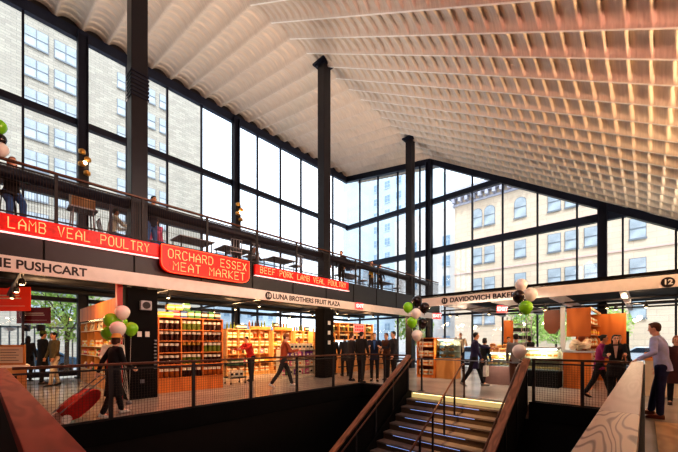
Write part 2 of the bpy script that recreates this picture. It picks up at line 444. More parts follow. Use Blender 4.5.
# stroke letters for neon
G = {
'A': [[(0,0),(0,.6),(.5,1),(1,.6),(1,0)],[(0,.4),(1,.4)]],
'B': [[(0,0),(0,1),(.8,1),(1,.78),(.8,.53),(0,.53)],[(.8,.53),(1,.27),(.8,0),(0,0)]],
'C': [[(1,.85),(.75,1),(.25,1),(0,.8),(0,.2),(.25,0),(.75,0),(1,.15)]],
'D': [[(0,0),(0,1),(.65,1),(1,.75),(1,.25),(.65,0),(0,0)]],
'E': [[(1,1),(0,1),(0,0),(1,0)],[(0,.5),(.8,.5)]],
'F': [[(1,1),(0,1),(0,0)],[(0,.5),(.8,.5)]],
'H': [[(0,0),(0,1)],[(1,0),(1,1)],[(0,.5),(1,.5)]],
'K': [[(0,0),(0,1)],[(1,1),(0,.45),(1,0)]],
'L': [[(0,1),(0,0),(1,0)]],
'M': [[(0,0),(0,1),(.5,.55),(1,1),(1,0)]],
'O': [[(.25,0),(0,.2),(0,.8),(.25,1),(.75,1),(1,.8),(1,.2),(.75,0),(.25,0)]],
'P': [[(0,0),(0,1),(.8,1),(1,.75),(.8,.48),(0,.48)]],
'R': [[(0,0),(0,1),(.8,1),(1,.77),(.8,.52),(0,.52)],[(.5,.52),(1,0)]],
'S': [[(1,.85),(.75,1),(.25,1),(0,.8),(.2,.55),(.8,.47),(1,.2),(.75,0),(.25,0),(0,.15)]],
'T': [[(0,1),(1,1)],[(.5,1),(.5,0)]],
'U': [[(0,1),(0,.2),(.25,0),(.75,0),(1,.2),(1,1)]],
'V': [[(0,1),(.5,0),(1,1)]],
'X': [[(0,0),(1,1)],[(0,1),(1,0)]],
'Y': [[(0,1),(.5,.5),(1,1)],[(.5,.5),(.5,0)]]}
def neon(parent, body, xa, xb, z0, h, y, r=0.012):
    n = len(body); p = (xb-xa)/(n-0.3); w = p*0.66; i = 0
    for word in body.split(' '):
        b = MB()
        for ch in word:
            for st in G[ch]: b.tube([(xa+i*p+u*w, y, z0+v*h) for u, v in st], r, 6)
            i += 1
        b.build('neon_word', NEON, parent, world=True); i += 1
def nsign(lab, xa, xb, z0, z1, y):
    t = thing('neon_sign', lab, 'sign', ((xa+xb)/2, y, z0))
    MB().box(xa, xb, y, y+0.1, z0, z1).build('board', REDN, t, world=True, bevel=0.01)
    return t
yN = YM-0.2
t = nsign('long red neon sign reading lamb veal poultry at the left end of the railing', -1.6, 3.08, 3.63, 3.95, yN)
neon(t, 'BEEF PORK LAMB VEAL POULTRY', XonY(8, yN)-1.49, XonY(149, yN), 3.68, 0.21, yN-0.015)
MB().box(-1.6, 3.08, yN, yN+0.1, 3.585, 3.60).build('neon_underline', NEONW, t, world=True)
t = nsign('long red neon sign reading beef pork lamb veal poultry, right of the rounded sign', 5.93, 10.44, 3.63, 3.93, yN)
neon(t, 'BEEF PORK LAMB VEAL POULTRY', 6.1, 10.25, 3.68, 0.19, yN-0.015)
MB().box(5.93, 10.5, yN, yN+0.1, 3.575, 3.59).build('neon_underline', NEONW, t, world=True)
yO = YM-0.32
xa, xb_ = 3.1, 5.62
t = thing('neon_sign', 'large rounded red neon sign reading orchard essex meat market', 'sign', ((xa+xb_)/2, yO, 3.25))
c = 0.14
pts = [(xa, 3.93), (xa, 3.25+c*1.6)]
for k in range(1, 6): a = R(180+90*k/6); pts.append((xa+c*2+c*2*math.cos(a), 3.25+c*1.6+c*1.6*math.sin(a)))
pts += [(xa+2*c, 3.25), (xb_-2*c, 3.25)]
for k in range(1, 6): a = R(270+90*k/6); pts.append((xb_-c*2+c*2*math.cos(a), 3.25+c*1.6+c*1.6*math.sin(a)))
pts += [(xb_, 3.25+c*1.6), (xb_, 3.93)]
MB().prism(pts, yO, yO+0.14, 'y').build('board', REDN, t, world=True)
MB().tube([(u, yO-0.012, v) for u, v in pts]+[(pts[0][0], yO-0.012, pts[0][1])], 0.011, 6).build('neon_border', mat('neon_border', (255,90,60), 0.4, emit=(255,80,50), es=2), t, world=True)
neon(t, 'ORCHARD ESSEX', xa+0.16, xb_-0.1, 3.62, 0.22, yO-0.015)
neon(t, 'MEAT MARKET', xa+0.28, xb_-0.16, 3.32, 0.22, yO-0.015)

# upper floor railing
def railing(lab, p0, p1, z, posts, infill=True, capw=0.07, caph=0.045, H=1.07, capm=BRONZE, name='railing', postm=None, wm=WIRE, pitch=0.05, base=0.0, side=0.05, wr=0.0018, hpitch=None):
    p0, p1 = Vector((p0[0], p0[1], 0)), Vector((p1[0], p1[1], 0)); d = (p1-p0); L = d.length; d.normalize(); n = Vector((-d.y, d.x, 0))
    t = thing(name, lab, 'railing', (p0.x, p0.y, z), math.degrees(math.atan2(d.y, d.x)))
    MB().box(0, L, -capw/2, capw/2, H-caph, H).build('cap_rail', capm, t, bevel=0.006)
    for s in posts:
        MB().box(s-0.03, s+0.03, -0.025, 0.025, base, H-caph).build('post', postm or CHAR, t)
    MB().box(0, L, -0.012, 0.012, 0.06, 0.09).box(0, L, -0.012, 0.012, H-0.13, H-0.10).build('frame_bar', postm or CHAR, t)
    if infill:
        w = MB(); k = int(L/pitch)
        for i in range(1, k): x = L*i/k; w.box(x-wr, x+wr, -wr, wr, 0.08, H-0.11)
        hp = hpitch or pitch
        for i in range(1, int((H-0.2)/hp)+1): zz = 0.09+hp*i; w.box(0, L, -wr, wr, zz-wr*0.8, zz+wr*0.8)
        w.build('wire_mesh', wm, t)
    return t
mp = [1.1+1.67*k - X0 for k in range(-4, 11)]
railing('long bronze railing with wire mesh along the edge of the upper floor', (X0, YM), (XF-0.25, YM), MEZ, mp, H=1.12, pitch=0.045, hpitch=0.3, wr=0.0035)
t = thing('drink_counter', 'thick dark round beam running behind the upper railing', 'beam', (0, 9.75, 4.98))
for xa_, xb_2 in ((X0, 2.58), (2.98, 9.44), (9.84, 16.28), (16.68, 18.7)): MB().tube([(xa_, 9.78, 5.0), (xb_2, 9.78, 5.0)], 0.125, 12).build('beam', STEEL, t, world=True, smooth=True)
for x in (-4.06, 2.2, 6.2, 10.2, 13.2, 18.6): MB().box(x-0.03, x+0.03, 9.75, 9.81, MEZ, 4.92).build('support', STEEL, t, world=True)

# void railings ---------------------------------------------------------------
railing('bronze-capped wire mesh railing along the left side of the stair opening', (VX0+0.1, 7.03), (8.79, 7.03), 0, [1.26, 2.74, 4.13, 5.58, 7.03, 8.44], base=-0.25)
railing('short mesh railing at the far end of the opening, left of the stairs', (8.72, 6.98), (8.72, 5.22), 0, [0.9, 1.73], base=-0.25)
railing('mesh railing at the far end of the opening, between stairs and right timber rail', (8.72, 1.93), (8.72, 0.2), 0, [0.03, 0.95], base=-0.25)

def timber_rail(lab, ax, a0, a1, b0, b1, m, seam=None, side=None, m2=None):
    # ax 'x': runs along X between a0..a1, width b0..b1 in Y
    t = thing('timber_railing', lab, 'railing', (a0, b0, 0) if ax == 'x' else (b0, a0, 0))
    def bx(M_, a, b, c, d, z0, z1):
        return M_.box(a, b, c, d, z0, z1) if ax == 'x' else M_.box(c, d, a, b, z0, z1)
    cuts = [a0]+(seam or [])+[a1]
    for i_, (u, v) in enumerate(zip(cuts, cuts[1:])):
        bx(MB(), u+0.001, v-0.001, b0, b1, 1.015, 1.07).build('cap_board', m2 if (m2 and i_ == 0) else m, t, world=True, bevel=0.004)
    s0 = b0-0.02 if ax == 'x' else b0+0.01
    bx(MB(), a0, a1, s0, s0+0.03, 0.0, 1.01).build('steel_panel', BLACK, t, world=True)
    for k in range(int((a1-a0)/1.4)+1):
        p = a0+0.05+1.4*k
        bx(MB(), p, p+0.06, b0+0.04, b0+0.1, -0.3, 1.015).build('post', CHAR, t, world=True)
    return t
timber_rail('wide reddish timber-topped railing tinted by neon glow in the left foreground', 'y', 0.22, 6.95, 0.10, 0.25, REDCAP)
timber_rail('wide pale oak-topped railing in the right foreground', 'x', 0.27, 8.9, 0.02, 0.19, PALECAP, seam=[2.35], m2=NEARCAP)

# stairs ------------------------------------------------------------------------
st = thing('staircase', 'wide open staircase going down, steps edged with light strips', 'staircase', (8.68, 3.58, -4.1))
SY0, SY1 = 2.12, 5.08; RUN, RISE = 0.288, 0.182
TREAD = mat('tread_grey', (118,102,96), 0.35, noise=0.2, scale=3)
for k in range(22):
    xe = 8.68-RUN*k; z = -RISE*(k+1)
    MB().box(xe-RUN-0.03, xe, SY0, SY1, z-0.045, z).build('tread', TREAD, st, world=True, bevel=0.004)
    MB().box(xe-0.012, xe, SY0, SY1, z, z+RISE-0.045).build('riser', mat('riser_glow', (120,96,60), 0.5, emit=(255,224,150), es=0.5) if k == 0 else mat('riser', (84,66,50), 0.35), st, world=True)  # top riser: LED glow put into its emission and lighter colour
    MB().box(xe-0.02, xe-0.012, SY0+(0.05 if k==0 else 0.9), SY1-0.05-(0.25 if k else 0), z+RISE-0.06, z+RISE-0.045).build('light_strip', WARMSTRIP if k == 0 else COOLSTRIP, st, world=True)
for y in (SY0-0.04, SY1):
    MB().prism([(8.68, 0.0), (8.68, -0.45), (8.68-22*RUN, -22*RISE-0.3), (8.68-22*RUN, -22*RISE+0.1), (8.5, 0.05)], y, y+0.04, 'y').build('stringer', BLACK, st, world=True)
SL = RISE/RUN
def stair_bal(lab, y0, y1, inner):
    t = thing('stair_balustrade', lab, 'balustrade', (8.68, (y0+y1)/2, 0))
    xa, za = 8.66, 1.07; xb2 = 8.66-21*RUN; zb = za-21*RISE
    MB().prism([(xa, za), (xa, za-0.06), (xb2, zb-0.06), (xb2, zb)], y0, y1, 'y').build('cap_board', STAIRCAP, t, world=True, bevel=0.004)
    ym = (y0+y1)/2
    MB().prism([(xa, za-0.16), (xa, -0.2), (xb2, zb-1.2), (xb2, zb-0.16)], ym-0.006, ym+0.006, 'y').build('side_panel', BLACK, t, world=True)
    for k in range(8):
        x = 8.6-k*0.8; z = za-(xa-x)*SL
        MB().box(x-0.03, x+0.03, ym-0.03, ym+0.03, z-1.2, z-0.06).build('post', CHAR, t, world=True)
    zi = 0.13
    MB().tube([(8.8, inner, za-zi), (8.6, inner, za-zi-0.02), (xb2, inner, zb-zi-0.02)], 0.022, 8).build('handrail', BRONZE, t, world=True, smooth=True)
    return t
stair_bal('timber-topped balustrade down the left side of the stairs', 5.10, 5.25, 5.03)
stair_bal('timber-topped balustrade down the right side of the stairs', 1.95, 2.11, 2.18)
t = thing('centre_handrail', 'slim bronze handrail on thin posts down the middle of the stairs', 'handrail', (8.5, 3.45, 0))
MB().tube([(8.52, 3.45, 0.0), (8.52, 3.45, 0.84), (8.49, 3.45, 0.885), (8.42, 3.45, 0.88), (8.35, 3.45, 0.845), (2.6, 3.45, 0.845-5.75*SL)], 0.022, 8).build('rail', BRONZE, t, world=True, smooth=True)
for k in range(1, 10):
    x = 8.5-0.57*k; z = 0.845-(8.35-x)*SL
    MB().box(x-0.018, x+0.018, 3.432, 3.468, z-0.95, z).build('post', CHAR, t, world=True)
t = thing('barrier_rail', 'thin grey horizontal rail on slim posts crossing at the head of the stairs', 'railing', (8.85, 3.5, 0))
MB().tube([(8.85, 5.0, 0.95), (8.85, 2.1, 0.95)], 0.014, 8).build('rail', GREYM, t, world=True)
for y in (4.85, 2.2): MB().box(8.83, 8.87, y-0.02, y+0.02, 0, 0.98).build('post', CHAR, t, world=True); MB().box(8.77, 8.93, y-0.08, y+0.08, 0, 0.012).build('foot_plate', CHAR, t, world=True)
MB().box(3.2, 8.25, -1.6, -0.13, 0.0, 0.025).build('landing_board', LANDW)
tag(bpy.data.objects['landing_board'], 'golden timber landing board on the floor at the lower right corner', 'floor board')

# right canopy -------------------------------------------------------------------
XS = 11.85
struct('ceiling_canopy', MB().box(XS, XF-0.2, Y0, 6.6, 3.2, 3.28), BLACK)
t = thing('sign_band', 'off-white stall name band along the edge of the right canopy', 'sign', (XS, 0, 2.83))
MB().box(XS-0.06, XS, Y0, 6.62, 2.83, 3.15).build('board', BANDM, t, world=True, bevel=0.006)
ya, yb = YonX(450, XS-0.07), YonX(520.5, XS-0.07)
o = text_mesh('lettering', 'DAVIDOVICH BAKERY', 0.24, INK, t, (0,0,0), (R(90),0,R(-90)), align='LEFT')
vy = [p.co.y for p in o.data.vertices]; s = (ya-yb)/(max(vy)-min(vy)); mx_ = max(vy)
for p in o.data.vertices: p.co.y = ya-(mx_-p.co.y)*s; p.co.z += 0.16; p.co.x -= 0.064
split_words(o, 1, 0.05)
for px, num, sz in ((444.5, '11', 0.12), (668, '12', 0.13)):
    yy = YonX(px, XS-0.07); zz = 0.16 if px < 500 else 0.13
    q = MB().lathe([(0.0,0),(sz,0),(sz,0.01),(0.0,0.01)], seg=24).build('number_badge', INK, t); q.rotation_euler = (0,R(-90),0); q.location = (-0.062, yy, zz)
    text_mesh('badge_number', num, sz*1.35, WHITE, t, (-0.078, yy, zz), (R(90),0,R(-90)))
for i, y in enumerate([-3.3, -1.2, 0.45, 2.1, 3.8, 5.5]):
    o = MB().bar((XS+0.02, y, 2.93), (XF-0.3, y, 2.93), 0.14, 0.26).build('canopy_beam', mat('canopy_beam_grey', (170,170,180), 0.5))
    tag(o, 'grey steel beam under the right canopy', 'beam', 'steel beams under the right canopy')
for i, x in enumerate([13.6, 15.4, 17.2]):
    o = MB().tube([(x, Y0+0.1, 2.8), (x, 6.5, 2.8)], 0.03, 8).build('canopy_pipe', CHAR)
    tag(o, 'thin dark pipe crossing under the right canopy beams', 'pipe', 'pipes under the right canopy')
for i, (y, r_) in enumerate(((10.1, 0.09), (11.0, 0.05), (12.2, 0.12), (13.6, 0.05), (15.0, 0.09))):
    o = MB().tube([(X0+0.1, y, 3.345-r_), (XF-0.4, y, 3.345-r_)], r_, 10).build('service_pipe', CHAR, smooth=True)
    tag(o, 'dark service pipe running under the upper floor', 'pipe', 'service pipes under the upper floor')
for i, x in enumerate([0.6, 3.6, 6.6, 10.6, 13.2]):
    o = MB().bar((x, YM+0.2, 2.96), (x, YW-0.3, 2.96), 0.08, 0.07).build('lighting_track', CHAR)
    tag(o, 'dark lighting track under the upper floor', 'lighting track', 'lighting tracks under the upper floor')

# track / pendant lamps --------------------------------------------------------------
def spot_proto(lab, group, loc):
    t = thing('spotlight', lab, 'lamp', loc, group=group)
    MB().tube([(0,0,0), (0,0,-0.12)], 0.012, 6).build('stem', CHAR, t)
    MB().lathe([(0.02,0),(0.05,-0.02),(0.065,-0.14),(0.055,-0.14),(0.03,-0.04)], (0,0,-0.1), 12).build('housing', CHAR, t, smooth=True)
    MB().ell((0,0,-0.225), (0.045,0.045,0.03)).build('bulb', WARMBULB, t, smooth=True)
    return t
pr = None
for x in (0.6, 3.6, 6.6, 10.6, 13.2):
    for y in (9.9, 11.5, 13.2):
        if pr is None: pr = spot_proto('small black spotlight on a track under the upper floor', 'spotlights under the upper floor', (x, y, 2.93))
        else: dup(pr, (x, y, 2.93))
pr = None
for px, d in ((450,15.0),(457,15.5),(545,12.2),(549,12.6),(607,11.5),(616,12.0),(489,14.0),(646,11.2),(580,13.5),(520,14)):
    x, y = XY(px, d)
    if pr is None: pr = spot_proto('small spotlight hanging under the right canopy', 'spotlights under the right canopy', (x, y, 2.86))
    else: dup(pr, (x, y, 2.86))
# exit signs
def exit_sign(lab, loc, rz):
    t = thing('exit_sign', lab, 'sign', loc, rz)
    MB().box(-0.19, 0.19, -0.03, 0.03, -0.14, 0.14).build('housing', mat('exit_housing', (230,90,96), 0.4, emit=(255,70,80), es=0.6), t, bevel=0.01)
    text_mesh('lettering', 'EXIT', 0.2, mat('exit_letters', (255,230,230), 0.4, emit=(255,220,220), es=1.2), t, (0,-0.036,-0.0), (R(90),0,0))
    MB().tube([(0,0,0.14),(0,0,0.22)], 0.012, 6).build('stem', CHAR, t)
x, y = XY(502, 12.6); exit_sign('lit red exit sign under the bakery name band', (x, y, 2.70), -47)
x, y = XY(437, 15.6); exit_sign('lit red exit sign beside the upright balloon bunch, behind it', (x, y, 2.68), -47)
exit_sign('lit red exit sign over the end of the fruit stall name band', (XonY(358.5, 9.1), 9.05, 3.0), -10)
# ================================================================== OUTSIDE
struct('ground', MB().box(-120, -0.6, -100, 160, -0.5, -0.36).box(10.6, 140, -100, 160, -0.5, -0.36).box(-0.6, 10.6, 8.1, 160, -0.5, -0.36).box(-0.6, 10.6, -100, -1.1, -0.5, -0.36), mat('street_asphalt', (150,150,152), 0.8, noise=0.15, scale=0.3))
struct('ground_sidewalk', MB().box(X0, 24, YW+0.15, 21, -0.36, -0.05).box(XF+0.15, 24, Y0, YW+0.15, -0.36, -0.05), mat('sidewalk', (186,184,180), 0.8, noise=0.1))
BR1 = brick('white_brick', (196,188,172), (176,168,154), (150,146,140), 1.3)
STONE = brick('cream_stone', (240,218,192), (234,210,184), (220,198,176), 0.7)
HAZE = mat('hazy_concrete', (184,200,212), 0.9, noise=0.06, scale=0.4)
FRAMEW = mat('window_frame_grey', (126,132,138), 0.6)
def ext_windows(parent, spots, w, h, facing, arch=False, frame=FRAMEW, pane=DGLASS):
    """spots: (horizontal, z) on the facade; facing 'y' means facade plane Y=const looking -Y, 'x' likewise"""
    fm = MB(); pm = MB()
    hw, hh = w/2, h/2
    if arch:
        pts = [(-hw,-hh),(hw,-hh),(hw,hh-hw)]+[(hw*math.cos(R(a)), hh-hw+hw*math.sin(R(a))) for a in (22,45,67,90,112,135,158)]+[(-hw,hh-hw)]
    else: pts = [(-hw,-hh),(hw,-hh),(hw,hh),(-hw,hh)]
    o = [(u*1.09, v*1.06) for u, v in pts]
    fm.prism(o, -0.06, -0.02, facing if facing=='y' else 'x'); 
    pm.prism(pts, -0.09, -0.065, facing if facing=='y' else 'x')
    bx = (lambda a,b,c,d: fm.box(a,b,-0.13,-0.09,c,d)) if facing=='y' else (lambda a,b,c,d: fm.box(-0.13,-0.09,a,b,c,d))
    bx(-hw, hw, -0.04, 0.04)
    if w > 1.2: bx(-0.04, 0.04, -hh, hh)
    bx(-hw-0.1, hw+0.1, -hh-0.18, -hh-0.02)
    f0 = p0 = None
    for u, z in spots:
        if f0 is None:
            f0 = fm.build('window', frame, parent); p0 = pm.build('pane', pane, f0); f, p = f0, p0
        else:
            f = f0.copy(); COL.objects.link(f); f.parent = parent; p = p0.copy(); COL.objects.link(p); p.parent = f
        f.location = (u, 0, z) if facing == 'y' else (0, u, z)
t = thing('apartment_building', 'tall pale brick apartment tower across the street, seen through the left glazing', 'building', (0, 44, -0.36))
MB().box(-32, 20.4, 0, 12, 0, 58).build('wall', BR1, t)
MB().box(-32.2, 20.6, -0.2, 12, 58, 58.8).build('parapet', HAZE, t)
ext_windows(t, [(x, 1.6+3*k) for k in range(1, 13) for x in (3.7, 5.95, -2.0)], 1.7, 1.7, 'y')
ext_windows(t, [(x, 1.6+3*k) for k in range(1, 13) for x in (10.95, 14.0, 15.4)], 0.85, 1.6, 'y')
t = thing('corner_building', 'cream stone corner building with bracketed cornice and arched top windows', 'building', (38, 0, -0.36))
MB().box(0, 14, -40, 16.5, 0, 18.6).build('wall', STONE, t)
c_ = MB().box(-0.5, 14, -40, 17.0, 18.5, 18.9).box(-0.9, 14, -40, 17.4, 18.9, 19.4).box(-0.15, 14, -40, 16.7, 17.7, 17.95)
for k in range(52): c_.box(-0.7, 0, 16.3-k*0.75, 16.6-k*0.75, 18.0, 18.9)
c_.build('cornice', mat('cornice_grey', (190,190,204), 0.8), t)
MB().box(-0.12, 0, -40, 16.6, 13.2, 13.45).box(-0.1, 0, -40, 16.6, 9.7, 9.85).box(-0.1, 0, -40, 16.6, 6.2, 6.35).build('string_course', mat('stone_band', (222,190,180), 0.8), t)
ws = [13.9, 12.55, 9.5, 6.5, 5.1, 3.6, 0.45, -3.2, -6]
ext_windows(t, [(y, 15.8) for y in ws[:3]], 1.05, 2.0, 'x', arch=True)
ext_windows(t, [(y, 15.5) for y in ws[3:]], 1.0, 1.65, 'x')
ext_windows(t, [(y, 11.5) for y in ws]+[(y, 8.1) for y in ws]+[(y, 4.7) for y in ws], 1.0, 1.65, 'x')
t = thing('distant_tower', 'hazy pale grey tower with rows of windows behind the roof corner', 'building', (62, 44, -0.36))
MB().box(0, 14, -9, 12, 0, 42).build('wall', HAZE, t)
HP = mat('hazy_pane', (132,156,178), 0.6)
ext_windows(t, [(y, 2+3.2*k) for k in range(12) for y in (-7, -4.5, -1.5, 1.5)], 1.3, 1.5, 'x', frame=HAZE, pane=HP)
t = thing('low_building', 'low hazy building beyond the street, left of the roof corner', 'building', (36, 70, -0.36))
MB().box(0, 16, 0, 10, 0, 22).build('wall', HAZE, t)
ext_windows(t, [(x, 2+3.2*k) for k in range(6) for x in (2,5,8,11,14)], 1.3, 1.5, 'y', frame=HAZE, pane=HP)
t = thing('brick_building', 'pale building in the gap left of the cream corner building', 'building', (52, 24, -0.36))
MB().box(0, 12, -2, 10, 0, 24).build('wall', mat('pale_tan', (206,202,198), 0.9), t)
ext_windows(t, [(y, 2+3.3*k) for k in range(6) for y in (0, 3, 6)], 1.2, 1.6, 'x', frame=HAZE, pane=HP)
# closed metal shutters and a fence along the street on the left
t = thing('street_fence', 'grey vertical-bar street fence outside the left glazing', 'fence', (-6, 22.5, -0.36))
f = MB()
for k in range(90): f.box(k*0.3, k*0.3+0.06, 0, 0.04, 0, 2.6)
f.box(0, 27, 0, 0.05, 2.5, 2.6).box(0, 27, 0, 0.05, 0.2, 0.3); f.build('bars', mat('fence_grey', (120,126,134), 0.6), t)
def tree(lab, x, y, h, cr, seed, leafc=(176,206,110)):
    rnd = random.Random(seed)
    t = thing('street_tree', lab, 'tree', (x, y, -0.36))
    b = MB(); b.tube([(0,0,0),(0.05,0,h*0.35),(0,0.1,h*0.6)], [0.12,0.09,0.05], 8)
    for k in range(7):
        a = rnd.random()*6.28; b.tube([(0,0,h*(0.35+0.04*k)), (cr*0.6*math.cos(a), cr*0.6*math.sin(a), h*(0.6+0.05*k))], [0.05,0.015], 5)
    b.build('trunk', mat('bark', (90,76,64), 0.9, noise=0.3), t)
    l = MB()
    for k in range(1500):
        while True:
            p = Vector((rnd.uniform(-1,1), rnd.uniform(-1,1), rnd.uniform(-1,1)))
            if p.length < 1: break
        c = Vector((p.x*cr, p.y*cr, h*0.68+p.z*cr*1.05)); s = rnd.uniform(0.06, 0.15)
        q = [Vector((rnd.uniform(-1,1), rnd.uniform(-1,1), rnd.uniform(-1,1)))*s for _ in range(3)]
        v = [l.bm.verts.new(c+q[0]), l.bm.verts.new(c+q[1]), l.bm.verts.new(c-q[0]), l.bm.verts.new(c+q[2])]
        l.bm.faces.new(v)
    l.build('foliage', mat('leaf_green', leafc, 0.7, noise=0.3, scale=2), t)
x, y = XY(66, 17.5); tree('leafy green street tree outside the left glazing behind the left stall', x, y, 5.2, 1.7, 1)
for px, d, s, lab in ((530, 23.5, 2, 'green street tree outside behind the bakery counter, right of the wire rack'), (556, 29.5, 3, 'green street tree outside left of the orange kiosk hood'), (610, 27, 4, 'green street tree outside behind the man in the pale shirt'), (414, 26, 6, 'green street tree outside behind the stall with stacked jars')):
    x, y = XY(px, d); tree(lab, x, y, 4.6, 1.5, s, (196,214,160))
def car(lab, x, y, rz, col):
    t = thing('parked_car', lab, 'car', (x, y, -0.36), rz)
    prof = [(-2.2,0.35),(-2.25,0.8),(-1.9,0.95),(-1.2,1.0),(-0.6,1.42),(0.9,1.45),(1.6,1.0),(2.1,0.9),(2.25,0.6),(2.2,0.35)]
    MB().prism(prof, -0.85, 0.85, 'y').build('body', col, t, bevel=0.06)
    MB().prism([(-1.05,1.0),(-0.55,1.36),(0.85,1.38),(1.4,1.0)], -0.87, 0.87, 'y').build('windows', mat('car_glass', (40,50,60), 0.1), t)
    for sx in (-1.4, 1.4):
        for sy in (-0.8, 0.8):
            w = MB().lathe([(0.18,-0.1),(0.33,-0.1),(0.33,0.1),(0.18,0.1)], seg=18).build('wheel', mat('tyre', (25,25,25), 0.8), t); w.rotation_euler = (R(90),0,0); w.location = (sx, sy, 0.33)
x, y = XY(66, 15.6); car('blue-grey parked car outside the left glazing', 1.75, 24.5, 0, mat('car_blue', (110,150,190), 0.25, 0.3))
x, y = XY(545, 21.8); car('white parked car outside behind the bakery counter', x, y, 90, mat('car_white', (225,228,232), 0.25))
x, y = XY(652, 25); car('silver-white parked car outside behind the man in the pale shirt', x, y, 90, mat('car_silver', (205,212,220), 0.25, 0.2))
x, y = XY(480, 28); car('pale blue parked car outside behind the bakery customers', x, y, 90, mat('car_pale', (170,195,215), 0.25, 0.2))

# ================================================================== GOODS
def proto_jar(h, r, body, lidc):
    t = thing('jar', 'x', 'jar', (0,0,0))
    MB().lathe([(0,0),(r,0),(r,h*0.72),(r*0.8,h*0.8),(0,h*0.8)], seg=10).build('jar_body', body, t, smooth=False)
    MB().lathe([(0,0),(r*0.98,0),(r*0.98,h*0.3),(0,h*0.3)], (0,0,h*0.78), 10).build('lid', lidc, t)
    return t
def proto_box(name, cat, dx, dy, dz, m, m2=None):
    t = thing(name, 'x', cat, (0,0,0))
    MB().box(-dx/2, dx/2, -dy/2, dy/2, 0, dz).build('carton', m, t, bevel=0.004)
    if m2: MB().box(-dx/2-0.002, dx/2+0.002, -dy/2-0.002, dy/2+0.002, dz*0.35, dz*0.7).build('paper_band', m2, t)
    return t
def proto_bag(dx, dz, m, m2):
    t = thing('goods_bag', 'x', 'bag', (0,0,0))
    MB().loft([[Vector((sx*dx/2*k, sy*dx*0.3*k2, z)) for sx, sy in ((-1,-1),(1,-1),(1,1),(-1,1))] for k, k2, z in ((0.9,1,0),(1,1.1,dz*0.5),(0.95,0.5,dz*0.85),(1,0.1,dz))]).build('pouch', m, t)
    MB().box(-dx*0.3, dx*0.3, -dx*0.34, -dx*0.325, dz*0.3, dz*0.6).build('paper_patch', m2, t)
    return t
def proto_bottle(h, r, m, m2):
    t = thing('bottle', 'x', 'bottle', (0,0,0))
    MB().lathe([(0,0),(r,0),(r,h*0.6),(r*0.35,h*0.78),(r*0.3,h*0.95),(0,h*0.95)], seg=10).build('bottle_body', m, t, smooth=False)
    MB().lathe([(0,0),(r*0.4,0),(r*0.4,h*0.07),(0,h*0.07)], (0,0,h*0.94), 8).build('cap', m2, t)
    return t
def proto_loaf(L, r, m):
    t = thing('bread_loaf', 'x', 'bread', (0,0,0))
    MB().ell((0,0,r*0.75), (L/2, r, r*0.8), seg=12, rn=8).build('loaf', m, t, smooth=True)
    b = MB()
    for k in (-0.25,0,0.25): b.bar((k*L-0.02,-r*0.5,r*1.42), (k*L+0.02,r*0.5,r*1.42), 0.012, 0.02)
    b.build('score_marks', mat('flour_score', (238,210,160), 0.8), t)
    return t
def M_(n, c, r=0.5): return mat(n, c, r)
DJ = M_('dark_preserve', (58,30,22), 0.15); AJ = M_('amber_preserve', (170,88,30), 0.15); GJ = M_('green_preserve', (94,104,40), 0.15)
LIDW = M_('lid_white', (250,240,216)); LIDG = M_('lid_gold', (206,160,70), 0.3)
jars = [proto_jar(0.2,0.055,DJ,LIDW), proto_jar(0.22,0.05,DJ,LIDG), proto_jar(0.19,0.055,AJ,LIDW), proto_jar(0.21,0.055,GJ,LIDW)]
jn = ['dark jar with white lid', 'tall dark jar with gold lid', 'amber jar with white lid', 'olive green jar with white lid']
CR = M_('pack_cream', (244,228,196)); YE = M_('pack_yellow', (240,200,60)); GR = M_('pack_green', (60,120,60)); RD = M_('pack_red', (190,40,40)); PK = M_('pack_pink', (226,120,150)); OR = M_('pack_orange', (236,140,50)); BL = M_('pack_blue', (60,90,150)); DK = M_('pack_dark', (40,36,40)); PU = M_('pack_purple', (130,70,150))
boxes = [proto_box('goods_box','box',0.17,0.2,0.2,CR,OR), proto_box('goods_box','box',0.2,0.2,0.15,YE,CR), proto_box('goods_box','box',0.16,0.2,0.22,GR,CR), proto_box('goods_box','box',0.18,0.2,0.18,RD,CR), proto_box('goods_box','box',0.2,0.2,0.16,OR,YE), proto_box('goods_box','box',0.17,0.2,0.2,PK,CR), proto_box('goods_box','box',0.17,0.2,0.19,BL,CR), proto_box('goods_box','box',0.17,0.2,0.21,DK,CR)]
bn = ['cream box with orange band','yellow box with cream band','green box with cream band','red box with cream band','orange box with yellow band','pink box with cream band','blue box with cream band','dark box with cream band']
bags = [proto_bag(0.17,0.22,CR,OR), proto_bag(0.17,0.22,PK,CR), proto_bag(0.17,0.22,GR,CR), proto_bag(0.17,0.22,PU,CR), proto_bag(0.18,0.26,CR,DK)]
gn = ['cream bag with orange patch','pink bag with cream patch','green bag with cream patch','purple bag with cream patch','white bag with dark patch']
bots = [proto_bottle(0.28,0.04,GJ,LIDG), proto_bottle(0.28,0.04,DJ,RD), proto_bottle(0.26,0.045,AJ,LIDW)]
on = ['green bottle with gold cap','dark bottle with red cap','amber bottle with white cap']
CRUST = mat('bread_crust', (206,138,66), 0.7, noise=0.25, scale=12); DCR = mat('dark_crust', (150,88,40), 0.7, noise=0.25, scale=12)
loaves = [proto_loaf(0.3,0.075,CRUST), proto_loaf(0.24,0.09,DCR), proto_loaf(0.2,0.06,M_('pale_roll', (236,196,130)))]
ln = ['golden scored loaf','dark round-ended loaf','small pale roll']
ALLP = jars+boxes+bags+bots+loaves
# prototypes are moved onto their first place; KEEP tracks that
USED = set()
def put(p, loc, rz, label, group, scale=None):
    if p.name not in USED:
        USED.add(p.name); p.location = loc; p.rotation_euler = (0,0,R(rz)); p['label'] = label; p['group'] = group
        if scale: p.scale = scale
        return p
    return dup(p, loc, rz, label, group, scale)

